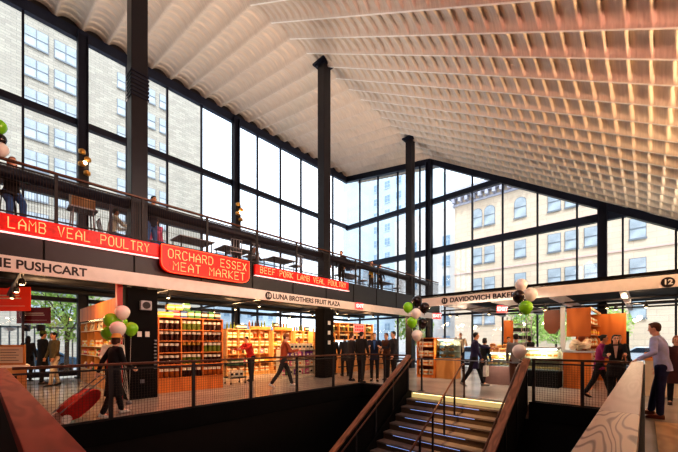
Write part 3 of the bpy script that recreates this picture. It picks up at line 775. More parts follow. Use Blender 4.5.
def shelf_unit(lab, loc, rz, widths, zs, depth, side, back, base_h=0.1, top=True, name='shelf_unit', shelfm=None, group=None):
    """local: x along width, front faces -y"""
    t = thing(name, lab, 'shelf', loc, rz, group)
    W = sum(widths); H = zs[-1]
    for x in (0, W-0.03): MB().box(x, x+0.03, 0, depth, 0, H).build('side_panel', side, t)
    MB().box(0.03, W-0.03, depth-0.02, depth, base_h, H).build('back_panel', back, t)
    MB().box(0.03, W-0.03, 0.01, depth-0.02, 0, base_h).build('base_panel', side, t)
    xx = 0
    for w in widths[:-1]:
        xx += w; MB().box(xx-0.013, xx+0.013, 0.005, depth-0.02, base_h, H).build('divider', side, t)
    for z in zs: MB().box(0.03, W-0.03, 0, depth-0.02, z-0.025, z).build('shelf', shelfm or side, t)
    return t
def fill(unit, xs, z, protos, names, where, group, y=0.13, gap=0.0, jitter=0.01, rnd=random, scale=None, maxn=99):
    """put goods at local xs on height z"""
    M = Matrix.Translation(unit.location) @ unit.rotation_euler.to_matrix().to_4x4()
    k = 0
    for x in xs:
        i = rnd.randrange(len(protos)) if len(protos) > 1 else 0
        p = M @ Vector((x, y+rnd.uniform(-jitter, jitter), z))
        put(protos[i], p, math.degrees(unit.rotation_euler.z)+rnd.uniform(-4, 4), names[i]+' '+where, group, scale)

rg = random.Random(11)
# --- tall orange jar shelf beside the black clad column
J = shelf_unit('tall orange wooden shelf packed with rows of lidded jars, beside the black clad column', (3.38, 10.05, 0), -6, [0.62, 0.62, 0.62], [0.42, 0.8, 1.15, 1.49, 1.81, 2.165], 0.42, ORANGEW, mat('shelf_back_dark', (150,80,36), 0.6), base_h=0.42)
zl = ['bottom', 'second lowest', 'middle', 'second highest', 'top']; cl = ['left', 'middle', 'right']
for r_, z in enumerate([0.42, 0.8, 1.15, 1.49, 1.81]):
    for c in range(3):
        k = rg.choice([0,0,1,2,0,3,0])
        fill(J, [0.62*c+0.1+0.14*q for q in range(4)], z, [jars[k]], [jn[k]], 'in the %s %s cell of the jar shelf' % (cl[c], zl[r_]), 'jars on the tall orange shelf', rnd=rg, scale=(1.18,1.18,1.22))
fill(J, [0.1+0.2*k for k in range(9)], 2.165, boxes, bn, 'lined up on top of the tall orange jar shelf', 'boxes on top of the jar shelf', rnd=rg)
put(boxes[1], (3.75, 10.2, 2.39), -6, 'yellow box with cream band stacked second high above the jar shelf, left one', 'upper boxes above the jar shelf')
put(boxes[1], (3.97, 10.17, 2.39), -3, 'yellow box with cream band stacked second high above the jar shelf, second from left', 'upper boxes above the jar shelf')
put(boxes[2], (4.2, 10.15, 2.39), -8, 'green box with cream band stacked second high above the jar shelf', 'upper boxes above the jar shelf')
# --- black clad column
t = thing('column_cladding', 'black clad service box around the foot of the left big column', 'service box', (2.8, 9.75, 0))
MB().box(-0.33, 0.36, -0.32, -0.22, 0, 2.82).box(-0.33, -0.23, -0.22, 0.3, 0, 2.82).box(0.26, 0.36, -0.22, 0.3, 0, 2.82).build('cladding', BLACK, t, bevel=0.01)
for x in (-0.12, 0.06): MB().box(x, x+0.1, -0.345, -0.32, 1.58, 1.72).build('notice', WHITE, t)
MB().box(-0.05, 0.05, -0.34, -0.32, 0.4, 0.5).build('outlet_plate', GREYM, t)
for k in range(9): MB().box(0.27, 0.33, -0.36, -0.32, 0.75+k*0.09, 0.79+k*0.09).build('vent_slot', GREYM, t)
t = thing('wall_speaker', 'white speaker bracketed high on the black clad column', 'speaker', (2.85, 9.4, 2.38))
MB().box(-0.13, 0.13, -0.12, 0.0, -0.12, 0.12).build('housing', LGREY, t, bevel=0.02)
cn = MB().lathe([(0,0),(0.09,0),(0.09,0.015),(0,0.02)], seg=16).build('cone', CHAR, t); cn.rotation_euler = (R(90),0,0); cn.location = (0,-0.12,0)
MB().box(-0.02,0.02,0,0.06,-0.03,0.03).build('bracket', CHAR, t)
o = MB().box(2.28, 2.40, 9.56, 9.72, 0, 2.9).build('red_post', mat('red_paint', (190,24,20), 0.4)); tag(o, 'slim red post just left of the black clad column', 'post')

# --- left display wall, runs away from the red post
U = shelf_unit('long tan display shelf with orange header running back from the red post', (2.55, 15.6, 0), -90, [1.1]*5, [0.5, 1.0, 1.31, 1.84, 2.15], 0.4, TANW, TANW, base_h=0.5, shelfm=CREAM)
MB().box(0, 5.5, -0.02, 0.04, 2.2, 2.68).build('header_board', ORANGEW, U)
wl = ['bottom', 'low', 'eye level', 'upper']
for r_, z in enumerate([0.5, 1.0, 1.31]):
    ps = [(bags, gn), (boxes[:5], bn[:5]), (boxes[:2]+bags[:1], bn[:2]+gn[:1])][r_]
    fill(U, [0.2+0.27*q+(0.1 if q%4==3 else 0) for q in range(19)], z, ps[0], ps[1], 'on the %s shelf of the long tan display wall' % wl[r_], 'goods on the long tan display wall', rnd=rg)
fill(U, [0.35+0.4*q for q in range(13)], 1.84, [bags[4]], [gn[4]], 'leaning on the upper shelf of the long display wall', 'white bags on the upper display shelf', rnd=rg)

# --- red hanging boards and left counter
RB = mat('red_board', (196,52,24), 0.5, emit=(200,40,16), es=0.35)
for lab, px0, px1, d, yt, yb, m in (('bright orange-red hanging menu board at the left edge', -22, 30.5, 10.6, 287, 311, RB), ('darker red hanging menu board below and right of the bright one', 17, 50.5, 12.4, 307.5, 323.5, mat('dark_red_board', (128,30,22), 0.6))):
    x, y = XY((px0+px1)/2, d); z1 = EZ+(HY-yt)*d/F; z0 = EZ+(HY-yb)*d/F; w = (px1-px0)*d/F
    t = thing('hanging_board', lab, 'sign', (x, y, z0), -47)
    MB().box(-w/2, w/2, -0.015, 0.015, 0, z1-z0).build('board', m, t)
    for q in (-w*0.35, w*0.35): MB().tube([(q,0,z1-z0),(q,0,3.3-z0)], 0.008, 5).build('hanger', CHAR, t)
    b = MB()
    for k, (a, c_, zz) in enumerate(((-0.25,0.3,0.62),(-0.3,0.33,0.5))): b.box(w*a, w*c_, -0.02, -0.0152, (z1-z0)*zz, (z1-z0)*(zz+0.05))
    b.box(-w*0.35, w*0.4, -0.02, -0.0152, (z1-z0)*0.2, (z1-z0)*0.215)
    b.build('writing_lines', CREAM, t)
t = thing('stall_counter', 'tan stall counter at the left edge behind the foreground rail', 'counter', (0.05, 9.5, 0))
MB().box(-1.6, 0.6, 0, 0.6, 0, 0.92).build('front', TANW, t); MB().box(-1.65, 0.65, -0.04, 0.64, 0.92, 0.97).build('worktop', CREAM, t)
MB().box(-0.35, 0.45, -0.03, -0.005, 0.3, 0.75).build('chalk_panel', BLACK, t)
t = thing('menu_frame', 'small wooden framed price board standing on the left counter', 'sign', (0.42, 9.75, 0.97), -40)
MB().box(-0.27, 0.27, 0, 0.03, 0, 0.42).build('frame', TANW, t); MB().box(-0.23, 0.23, -0.006, 0, 0.04, 0.38).build('board', CREAM, t)
b = MB()
for k in range(5): b.box(-0.18, 0.16-0.05*(k%2), -0.01, -0.006, 0.09+k*0.055, 0.1+k*0.055)
b.build('writing_lines', CHAR, t)
t = thing('flower_arrangement', 'orange and red flowers in a pot on the left counter', 'flowers', (-0.08, 9.7, 0.97))
MB().lathe([(0,0),(0.08,0),(0.11,0.18),(0.1,0.18),(0,0.02)], seg=14).build('pot', M_('terracotta', (150,80,50)), t)
b = MB(); g_ = MB()
for k in range(46):
    a = rg.uniform(0,6.28); r1 = rg.uniform(0.02,0.26); z = 0.3+rg.uniform(0,0.28)
    p = (r1*math.cos(a), r1*math.sin(a), z); b.ell(p, (0.03,0.03,0.022), seg=6, rn=4); g_.tube([(0,0,0.15), p], 0.004, 4)
b.build('blooms', mat('orange_bloom', (214,84,30), 0.6, noise=0.4, scale=20), t); g_.build('stems', M_('stem_green', (60,90,40)), t)
for px, nm, lab, m in ((10,'pendant_bowl','white bowl lamp hanging at the left edge over the stall', WHITE), (26,'pendant_pot','dark pot hanging left of the customers', CHAR), (41,'pendant_pot','dark pot hanging above the customer in the green hat', CHAR)):
    x, y = XY(px, 12.6); t = thing(nm, lab, 'lamp', (x, y, 1.86))
    MB().lathe([(0,0),(0.1,0.02),(0.2,0.12),(0.19,0.13),(0.09,0.04),(0,0.03)] if px == 10 else [(0,0),(0.12,0),(0.14,0.24),(0.12,0.24),(0.1,0.03),(0,0.02)], seg=18).build('bowl', m, t, smooth=True)
    MB().tube([(0,0,0.12),(0,0,1.2)], 0.006, 5).build('cord', CHAR, t)

# --- glowing shelves at the back of the middle stall
bays = [(6.85,12.6),(8.0,12.75),(9.15,12.6),(10.3,12.4)]
bl = ['first', 'second', 'third', 'fourth']
LSH = wood('light_shelf_wood', (240,186,116), (222,160,92), 2, (1,1,.3), 0.5, 4)
for i, (x, y) in enumerate(bays):
    u = shelf_unit('warm lit tan grocery shelf at the back, %s from the jar shelf' % bl[i], (x, y, 0), 0, [0.55, 0.55], [0.15, 0.55, 0.95, 1.3, 1.65, 2.0], 0.4, LSH, LSH, base_h=0.15)
    if i in (1, 2):
        MB().prism([(0.0,0.0)]+[(0.55-0.55*math.cos(R(a)), -0.28*math.sin(R(a))) for a in range(0, 181, 20)], 2.0, 2.14, 'z').build('curved_top', ORANGEW, u)
    for r_, z in enumerate([0.15, 0.55, 0.95, 1.3, 1.65]):
        ps = rg.choice([(boxes[:2]+[boxes[4]], bn[:2]+[bn[4]]), (bags[:2], gn[:2]), (jars[2:3]+bags[:1], jn[2:3]+gn[:1]), (boxes[:1], bn[:1])])
        fill(u, [0.15, 0.38, 0.7, 0.95], z, ps[0], ps[1], 'on level %s of the %s warm lit back shelf' % (['one','two','three','four','five'][r_], bl[i]), 'goods on the warm lit back shelves', rnd=rg)
    fill(u, [0.12+0.16*q for q in range(6)], 2.14 if i in (1,2) else 2.0, bots+[boxes[7]], on+[bn[7]], 'standing on top of the %s warm lit back shelf' % bl[i], 'goods on top of the back shelves', rnd=rg, y=0.2)
# --- low white produce rack left of the middle column
u = shelf_unit('low cream rack of white, pink and purple packets left of the middle column', (8.0, 10.45, 0), -4, [0.56]*3, [0.12, 0.48, 0.84, 1.14], 0.4, CREAM, CREAM, base_h=0.12, name='display_rack')
for r_, z in enumerate([0.12, 0.48, 0.84, 1.14]):
    ps = [(bags, gn), ([bags[0], bags[1]], [gn[0], gn[1]]), ([bags[1], bags[3]], [gn[1], gn[3]]), ([bags[4]], [gn[4]])][r_]
    fill(u, [0.14+0.2*q for q in range(8)], z, ps[0], ps[1], 'on the %s tier of the low cream rack' % ['lowest','second','third','top'][r_], 'packets on the low cream rack', rnd=rg)
# --- black wire trolley
t = thing('wire_trolley', 'black two-shelf wire trolley in front of the back shelves', 'trolley', (5.75, 10.3, 0))
for sx in (0, 0.55):
    for sy in (0, 0.4): MB().tube([(sx,sy,0.06),(sx,sy,0.95)], 0.012, 6).build('upright', CHAR, t); MB().ell((sx,sy,0.035),(0.035,0.02,0.035)).build('castor', CHAR, t)
for z in (0.2, 0.62):
    b = MB(); b.box(-0.02,0.57,-0.02,0.0,z,z+0.05).box(-0.02,0.57,0.4,0.42,z,z+0.05)
    for k in range(12): b.box(k*0.05, k*0.05+0.008, 0, 0.4, z, z+0.012)
    b.build('wire_shelf', CHAR, t)
for k in range(3): put(boxes[2], (5.85+0.18*k, 10.5, 0.635), 0, 'green box with cream band on the upper shelf of the wire trolley', 'green boxes on the wire trolley')
for k in range(3): put(bags[4], (5.87+0.18*k, 10.5, 0.215), 0, 'white bag with dark patch on the lower shelf of the wire trolley', 'white bags on the wire trolley')
# notices on the middle column
t = thing('column_cladding', 'dark clad lower part of the middle big column with white notices', 'service box', (9.64, 9.75, 0))
MB().box(-0.26, 0.26, -0.28, -0.2, 0, 2.8).box(-0.28,-0.2,-0.2,0.24,0,2.8).box(0.2,0.28,-0.2,0.24,0,2.8).build('cladding', BLACK, t)
for z in (1.35, 1.75, 2.15): MB().box(-0.07, 0.07, -0.3, -0.28, z, z+0.16).build('notice', WHITE, t)

# --- stall right of the middle column
t = thing('stall_counter', 'tan wood counter behind the group of men in dark jackets', 'counter', (12.6, 10.5, 0))
MB().box(-1.3, 3.6, 0, 0.7, 0, 1.15).build('front', TANW, t); MB().box(-1.35, 3.65, -0.05, 0.75, 1.15, 1.2).build('worktop', LSH, t)
MB().box(-1.3, 3.6, -0.012, 0, 0.25, 0.3).build('kick_line', CHAR, t)
u = shelf_unit('upper wall cabinet of dark-framed glass jars above the tan counter', (12.4, 12.1, 1.55), 0, [0.75]*5, [0.05, 0.5, 0.95], 0.35, LSH, mat('cab_back', (120,84,60), 0.6), base_h=0.05, name='wall_cabinet')
MB().box(0.2, 3.6, 0.34, 3.2, 0.1, 0.16).build('wall_bracket', CHAR, u)
for r_, z in enumerate([0.05, 0.5]):
    fill(u, [0.16+0.21*q+(0.02) for q in range(17)], z, [jars[1], jars[3]] if r_ else [jars[0]], [jn[1], jn[3]] if r_ else [jn[0]], 'in the %s row of the wall cabinet' % ['lower','upper'][r_], 'jars in the wall cabinet', rnd=rg, scale=(1.3,1.3,1.35))
u = shelf_unit('warm lit shelf of bottles just right of the middle column', (11.0, 11.9, 0), 0, [0.8,0.8], [0.15, 0.6, 1.05, 1.5, 1.95], 0.35, LSH, LSH)
for r_, z in enumerate([1.05, 1.5, 1.95]):
    fill(u, [0.15+0.2*q for q in range(8)], z, bots, on, 'on the %s level right of the middle column' % ['third','fourth','top'][r_], 'bottles right of the middle column', rnd=rg)
t = thing('lit_sign', 'small pink-red lit sign hanging over the heads of the men in dark jackets', 'sign', (XonY(359,10.2), 10.2, 1.92), -10)
MB().box(-0.32, 0.32, -0.02, 0.02, 0, 0.38).build('board', mat('pink_lit', (250,150,140), 0.5, emit=(255,130,120), es=0.8), t)
b = MB()
for z in (0.06, 0.22):
    for k in range(5): b.box(-0.27+0.11*k, -0.2+0.11*k, -0.03, -0.021, z, z+0.1)
b.build('lettering', mat('sign_red', (220,40,40), 0.5, emit=(255,30,30), es=0.8), t)
for q in (-0.25,0.25): MB().tube([(q,0,0.38),(q,0,1.3)], 0.006, 5).build('hanger', CHAR, t)

# --- bookcase stall and pastry case at the left end of the right canopy
u = shelf_unit('open orange-wood shelf of packets beside the upright balloon bunch', (12.35, 7.0, 0), -90, [0.78], [0.12, 0.5, 0.88, 1.26, 1.62], 0.5, ORANGEW, mat('shelf_back_red', (140,64,30), 0.6), base_h=0.12)
for r_, z in enumerate([0.12, 0.5, 0.88, 1.26]):
    fill(u, [0.16, 0.38, 0.6], z, [boxes[0], bags[0]], [bn[0], gn[0]], 'on the %s level of the orange shelf by the balloons' % ['bottom','second','third','top'][r_], 'packets on the orange-wood shelf by the balloons', rnd=rg)
def glass_case(lab, loc, rz, W, D, base_h, H, basem, topm, tiers):
    t = thing('display_case', lab, 'display case', loc, rz)
    MB().box(0, W, 0, D, 0, base_h).build('base', basem, t, bevel=0.006)
    MB().box(0, W, 0.02, D, H-0.05, H).build('top', topm, t)
    MB().box(0.0, W, 0.02, 0.03, base_h, H-0.05).build('glass_front', CASEG, t)
    for x in (0, W-0.02): MB().box(x, x+0.02, 0.03, D, base_h, H-0.05).build('glass_end', CASEG, t)
    for z in tiers: MB().box(0.03, W-0.03, 0.06, D-0.03, z-0.02, z).build('tray', LGREY, t)
    MB().box(0.05, W-0.05, 0.05, 0.08, H-0.075, H-0.055).build('case_light', mat('case_light', (255,240,210), 0.4, emit=(255,236,196), es=22), t)
    MB().box(0.0, W, D-0.02, D, base_h, H-0.05).build('back_panel', CREAM, t)
    return t
u = glass_case('glass pastry case with grey top and wood base, right of the orange-wood shelf', (12.45, 6.18, 0), -90, 0.72, 0.7, 0.8, 1.6, TANW, LGREY, [0.85, 1.08, 1.32])
for r_, z in enumerate([0.85, 1.08, 1.32]):
    fill(u, [0.18+0.36*q for q in range(2)], z, [loaves[r_ % 3]], [ln[r_ % 3]], 'on the %s tray of the grey-topped pastry case' % ['low','middle','high'][r_], 'pastries in the grey-topped case', rnd=rg, y=0.22)
# bakery counter
u = glass_case('bakery counter with stepped bread display and reddish base, facing the stair head', (11.95, 4.2, 0), -90, 1.14, 0.9, 0.62, 1.12, mat('reddish_stone', (150,118,112), 0.4, noise=0.1), CREAM, [0.66, 0.86])
for r_, z in enumerate([0.66, 0.86]):
    fill(u, [0.17+0.2*q for q in range(5)], z, [loaves[0], loaves[2]], [ln[0], ln[2]], 'on the %s tray inside the bakery counter' % ['low','high'][r_], 'breads inside the bakery counter', rnd=rg, y=0.25)
for k in range(5):
    for r_ in range(2):
        x, y = 12.15+0.4*r_, 4.04-0.225*k
        t = thing('bread_basket', 'shallow wicker basket in the %s row on the bakery counter, %s' % (['front','back'][r_], ['nearest the stair side','second along','third along','fourth along','farthest right'][k]), 'basket', (x, y, 1.12+0.12*r_), 0, 'bread baskets on the bakery counter')
        MB().lathe([(0,0),(0.085,0),(0.108,0.08),(0.098,0.08),(0.078,0.015),(0,0.015)], seg=14).build('basket', mat('wicker', (196,140,84), 0.8, noise=0.3, scale=30), t)
        if r_: MB().box(-0.1,0.1,-0.1,0.1,-0.12,0.0).build('riser_block', CREAM, t)
        put(loaves[(k+r_) % 3], (x, y, 1.15+0.12*r_), 60, ln[(k+r_) % 3]+' in a wicker basket, %s row on the bakery counter' % ['front','back'][r_], 'basket loaves on the bakery counter')
u = glass_case('long low lit glass case on a black base, between the bakery and the orange kiosk', (12.2, 3.0, 0), -90, 1.02, 0.75, 0.5, 1.28, BLACK, LGREY, [0.56, 0.92])
for r_, z in enumerate([0.56, 0.92]):
    fill(u, [0.12+0.16*q for q in range(6)], z, [bags[0], boxes[0]] if r_ else [loaves[2]], [gn[0], bn[0]] if r_ else [ln[2]], 'on the %s tray of the long low lit case' % ['low','high'][r_], 'items in the long low lit case', rnd=rg, y=0.25)
# wire rack behind the bakery
x, y = XY(519, 15.2)
t = thing('bread_rack', 'tall grey rack of dark and white trays behind the bakery staff', 'rack', (x, y, 0), -47)
for sx in (-0.45, 0.45):
    for sy in (-0.2, 0.2): MB().tube([(sx,sy,0),(sx,sy,2.6)], 0.025, 6).build('upright', LGREY, t)
for k in range(6): MB().box(-0.45,0.45,-0.22,0.22,0.5+0.35*k,0.53+0.35*k).build('tray', LGREY, t)
for k in range(3):
    for q in range(2): o = MB().box(-0.19,0.19,-0.15,0.15,0,0.16).build('tray_crate', CHAR); o.location = (x+(-0.22+0.44*q)*0.68, y-(-0.22+0.44*q)*0.73, 1.58+0.35*k-0.35*1+0.35*0); o.rotation_euler = (0,0,R(-47)); tag(o, 'dark crate on the grey bread rack behind the bakery', 'crate', 'dark crates on the bread rack')
x, y = XY(508.5, 14.6)
o = MB().box(-0.2,0.2,-0.02,0.02,0,2.4).build('orange_panel', ORANGEW); o.location = (x,y,0); o.rotation_euler = (0,0,R(-47)); tag(o, 'narrow orange upright panel behind the bakery staff', 'panel')

# --- orange kiosk ------------------------------------------------------------
KY = 1.22
t = thing('kiosk', 'orange plywood kiosk with counter, hood and side shelves at the right', 'kiosk', (12.6, KY, 0))
MB().box(12.6, 13.0, KY-0.02, KY+0.7, 0, 1.12).build('counter_front', ORANGEW, t, world=True)
MB().box(12.55, 13.6, KY-0.05, KY+0.72, 1.12, 1.17).build('worktop', LGREY, t, world=True)
MB().box(12.7, 12.75, KY, KY+0.62, 1.62, 2.52).build('hood_front', ORANGEW, t, world=True)
MB().box(12.75, 15.9, KY, KY+0.05, 2.46, 2.54).build('side_header', TANW, t, world=True)
MB().box(12.66, 12.76, KY+0.66, KY+0.78, 1.17, 2.56).build('white_post', WHITE, t, world=True)
MB().prism([(KY+0.82,2.5),(KY+1.25,2.5),(KY+1.25,1.9),(KY+1.1,1.72),(KY+0.95,1.72),(KY+0.82,1.9)], 12.72, 12.9, 'x').build('extractor_hood', mat('brown_hood', (128,74,46), 0.4), t, world=True)
MB().box(15.9, 15.95, 0.5, KY+0.6, 0, 2.5).build('end_panel', ORANGEW, t, world=True)
for z in (0.3, 0.65, 1.0, 1.35, 1.7, 2.05): MB().box(13.0, 15.9, KY+0.02, KY+0.36, z-0.025, z).build('side_shelf', TANW, t, world=True)
MB().box(13.0, 15.9, KY+0.36, KY+0.4, 0, 2.5).build('shelf_back', ORANGEW, t, world=True)
hold = thing('paper_bundle', 'large crumpled bundle of cream wrapping paper on the kiosk worktop', 'paper', (12.95, KY+0.3, 1.17))
b = MB()
for k in range(9): b.ell((rg.uniform(-0.25,0.3), rg.uniform(-0.25,0.25), 0.1+rg.uniform(0,0.2)), (rg.uniform(.1,.2), rg.uniform(.1,.18), rg.uniform(.06,.13)), Euler((rg.random(),rg.random(),rg.random())).to_matrix(), seg=7, rn=5)
b.build('crumpled_paper', mat('wrap_paper', (250,232,204), 0.8, noise=0.2), hold)
class FK: pass
fk = thing('x','x','x',(13.0, KY, 0)); 
for r_, z in enumerate([0.3, 0.65, 1.0, 1.35, 1.7, 2.05]):
    fill(fk, [0.15+0.26*q for q in range(11)], z, [bags[0], boxes[0], bags[4]] if r_ % 2 else [bags[0], boxes[4]], [gn[0], bn[0], gn[4]] if r_ % 2 else [gn[0], bn[4]], 'on the %s side shelf of the orange kiosk' % ['lowest','second','third','fourth','fifth','highest'][r_], 'goods on the kiosk side shelves', rnd=rg, y=0.15)
bpy.data.objects.remove(fk)
fillc = thing('produce_counter', 'low cream counter of small goods behind the woman with the patterned scarf', 'counter', (12.2, -0.9, 0))
MB().box(0, 0.7, -1.2, 0.9, 0, 0.95).build('front', CREAM, fillc); MB().box(-0.04, 0.74, -1.24, 0.94, 0.95, 1.0).build('worktop', LSH, fillc)
for k in range(6): put(boxes[[0,1,4][k%3]], (12.35+0.2*(k%2), -1.9+0.36*k, 1.0), 10, bn[[0,1,4][k%3]]+' on the low cream counter at the right', 'boxes on the low cream counter')
o = MB().box(-0.22,0.22,-0.2,0.2,0,0.5).build('x', CHAR); x, y = XY(625, 14.5); 
bpy.data.objects.remove(o)
t = thing('monitor', 'dark upright monitor on a stand above the head of the woman with the scarf', 'monitor', (x, y, 1.3), -47)
MB().box(-0.16,0.16,-0.03,0.03,0.0,0.62).build('screen', BLACK, t); MB().tube([(0,0.0,0),(0,0,-1.3)],0.03,8).build('stand', CHAR, t)
for p in jars+boxes+bags+bots+loaves:
    if p.name not in USED:
        for c in list(p.children): bpy.data.objects.remove(c)
        bpy.data.objects.remove(p)

# ================================================================== UPPER FLOOR FURNITURE
def table_proto(loc):
    t = thing('cafe_table', 'square white-topped cafe table on the upper floor', 'table', loc, 0, 'white cafe tables on the upper floor')
    MB().box(-0.55,0.55,-0.4,0.4,0.72,0.75).build('tabletop', LGREY, t)
    for sx in (-0.48,0.48):
        for sy in (-0.33,0.33): MB().tube([(sx,sy,0),(sx,sy,0.72)],0.02,6).build('leg', CHAR, t)
    return t
tp = table_proto((4.65, 10.75, MEZ))
for x in (6.1, 8.1, 12.2, 15.2): dup(tp, (x, 10.75, MEZ))
def chair_proto(loc, rz):
    t = thing('metal_chair', 'light metal chair with slatted back on the upper floor', 'chair', loc, rz, 'metal chairs on the upper floor')
    MB().box(-0.2,0.2,-0.2,0.2,0.44,0.47).build('seat', LGREY, t)
    for sx in (-0.18,0.18):
        MB().tube([(0.18,sx,0),(0.17,sx,0.45)],0.013,6).build('leg', LGREY, t)
        MB().tube([(-0.22,sx,0),(-0.18,sx,0.45)],0.013,6).build('leg', LGREY, t)
    b = MB(); b.tube([(-0.18,-0.18,0.45),(-0.25,-0.18,0.85),(-0.25,0.18,0.85),(-0.18,0.18,0.45)],0.014,6)
    for k in (-0.09,0,0.09): b.tube([(-0.19,k,0.46),(-0.25,k,0.85)],0.01,5)
    b.build('backrest', LGREY, t)
    return t
cp = chair_proto((6.4, 10.1, MEZ), 100)
for x, y, r_ in ((5.75, 10.1, 80), (8.4, 10.1, 95), (7.8, 11.4, -90), (12.6, 10.1, 90), (11.8,10.15,75), (15.6,10.1,90), (4.0, 11.45, -85), (2.45, 11.1, 0), (12.0,11.5,-90), (14.8,11.5,-80)): dup(cp, (x, y, MEZ), r_)
t = thing('bar_stool', 'tall dark bar stool at the left end of the upper railing', 'stool', (0.4, 10.3, MEZ))
MB().lathe([(0,0),(0.18,0),(0.18,0.04),(0,0.04)], (0,0,0.72), 16).build('seat', CHAR, t)
for a in range(4): MB().tube([(0.13*math.cos(R(45+90*a)),0.13*math.sin(R(45+90*a)),0.72),(0.22*math.cos(R(45+90*a)),0.22*math.sin(R(45+90*a)),0)],0.014,6).build('leg', CHAR, t)
o = MB().box(-0.25,0.25,-0.2,0.2,0,0.55).build('brown_box', TANW, bevel=0.01); o.location = (1.83, 11.0, MEZ+1.0); tag(o, 'small brown wooden box standing on a tall stool behind the upper railing', 'box')
t = thing('side_stool', 'tall light stool under the brown wooden box', 'stool', (1.83, 11.0, MEZ))
MB().box(-0.3,0.3,-0.25,0.25,0.96,1.0).build('seat', LGREY, t)
for sx in (-0.26,0.26):
    for sy in (-0.2,0.2): MB().tube([(sx,sy,0),(sx*0.8,sy*0.8,0.96)],0.02,6).build('leg', LGREY, t)

# ================================================================== BALLOONS
BC = {'white': mat('balloon_white', (238,230,226), 0.25), 'green': mat('balloon_green', (130,205,40), 0.22), 'black': mat('balloon_black', (34,24,26), 0.2)}
STR = mat('balloon_string', (220,215,205), 0.7)
def balloon(px, py, d, r, c, tie, lab, group):
    x, y = XY(px, d); z = EZ+(HY-py)*d/F
    t = thing('balloon', lab, 'balloon', (x, y, z), group=group)
    prof = []
    for k in range(13):
        a = math.pi*k/12; rr = math.sin(a); zz = -math.cos(a)
        if zz < 0: zz *= 1.22; rr *= (1-0.12*abs(zz))
        prof.append((rr*r, zz*r))
    MB().lathe(prof, seg=20).build('envelope', BC[c], t, smooth=True)
    MB().lathe([(0.004,0),(0.02,-0.03),(0,-0.03)], (0,0,-r*1.2), 8).build('knot', BC[c], t)
    tv = Vector(tie)-Vector((x,y,z)); mid = tv*0.5+Vector((0.0,0.0,-0.12))
    MB().tube([(0,0,-r*1.22), mid, tv], 0.004, 5).build('string', STR, t)
def bunch(lst, tie, where, gname, d):
    used = {}
    for i, (px, py, dd, r, c, w) in enumerate(lst):
        balloon(px, py, d+dd, r, c, tie, '%s balloon %s' % (c, w+' '+where), gname)
x, y = XY(129, 7.7)
bunch([(122.5,312,0,.155,'white','highest'),(111,320,0,.155,'green','at the left middle'),(121,322,.3,.14,'green','half hidden at the centre back'),(118,328.5,-.3,.16,'white','low at the centre front'),(131,328.5,0,.15,'green','at the right'),(108,333,.2,.145,'green','lowest at the left')], (x, y, 0.05), 'in the bunch by the black clad column', 'balloons by the black clad column', 7.6)
t = thing('balloon_weight', 'small foil balloon weight on the floor below the left bunch', 'weight', (x, y, 0)); MB().lathe([(0,0),(0.06,0),(0.07,0.05),(0.02,0.09),(0,0.09)], seg=10).build('foil', GREYM, t)
bunch([(417,301,0,.15,'black','highest'),(408,307,0,.145,'green','upper left'),(424.5,307.5,.2,.15,'black','upper right'),(416,313,-.2,.14,'white','in the middle'),(412,322,-.1,.15,'green','lower left'),(422.5,323,.1,.15,'black','lower right'),(417,335,-.1,.155,'white','lowest')], (8.86, 4.85, 0.9), 'in the upright bunch at the stair head', 'balloons at the stair head', 9.7)
x, y = XY(525, 7.85)
bunch([(521,284.5,.1,.14,'white','highest'),(530.5,294,.2,.155,'white','upper right'),(518.5,296,-.1,.14,'black','at the left'),(526,307,-.2,.15,'green','at the bottom')], (x, y, 1.02), 'in the bunch before the bakery sign', 'balloons before the bakery sign', 7.9)
balloon(519.5, 351, 7.4, .15, 'white', (x, y, 1.0), 'lone white balloon hanging low at the top of the right stair rail', 'balloons before the bakery sign')
x, y = XY(-6, 6.5)
bunch([(-1,126,0,.13,'green','upper'),(0,139,0,.11,'black','middle'),(1,149,0,.13,'white','lower')], (x, 9.3, 5.0), 'at the left edge above the upper railing', 'balloons above the upper railing', 6.75)
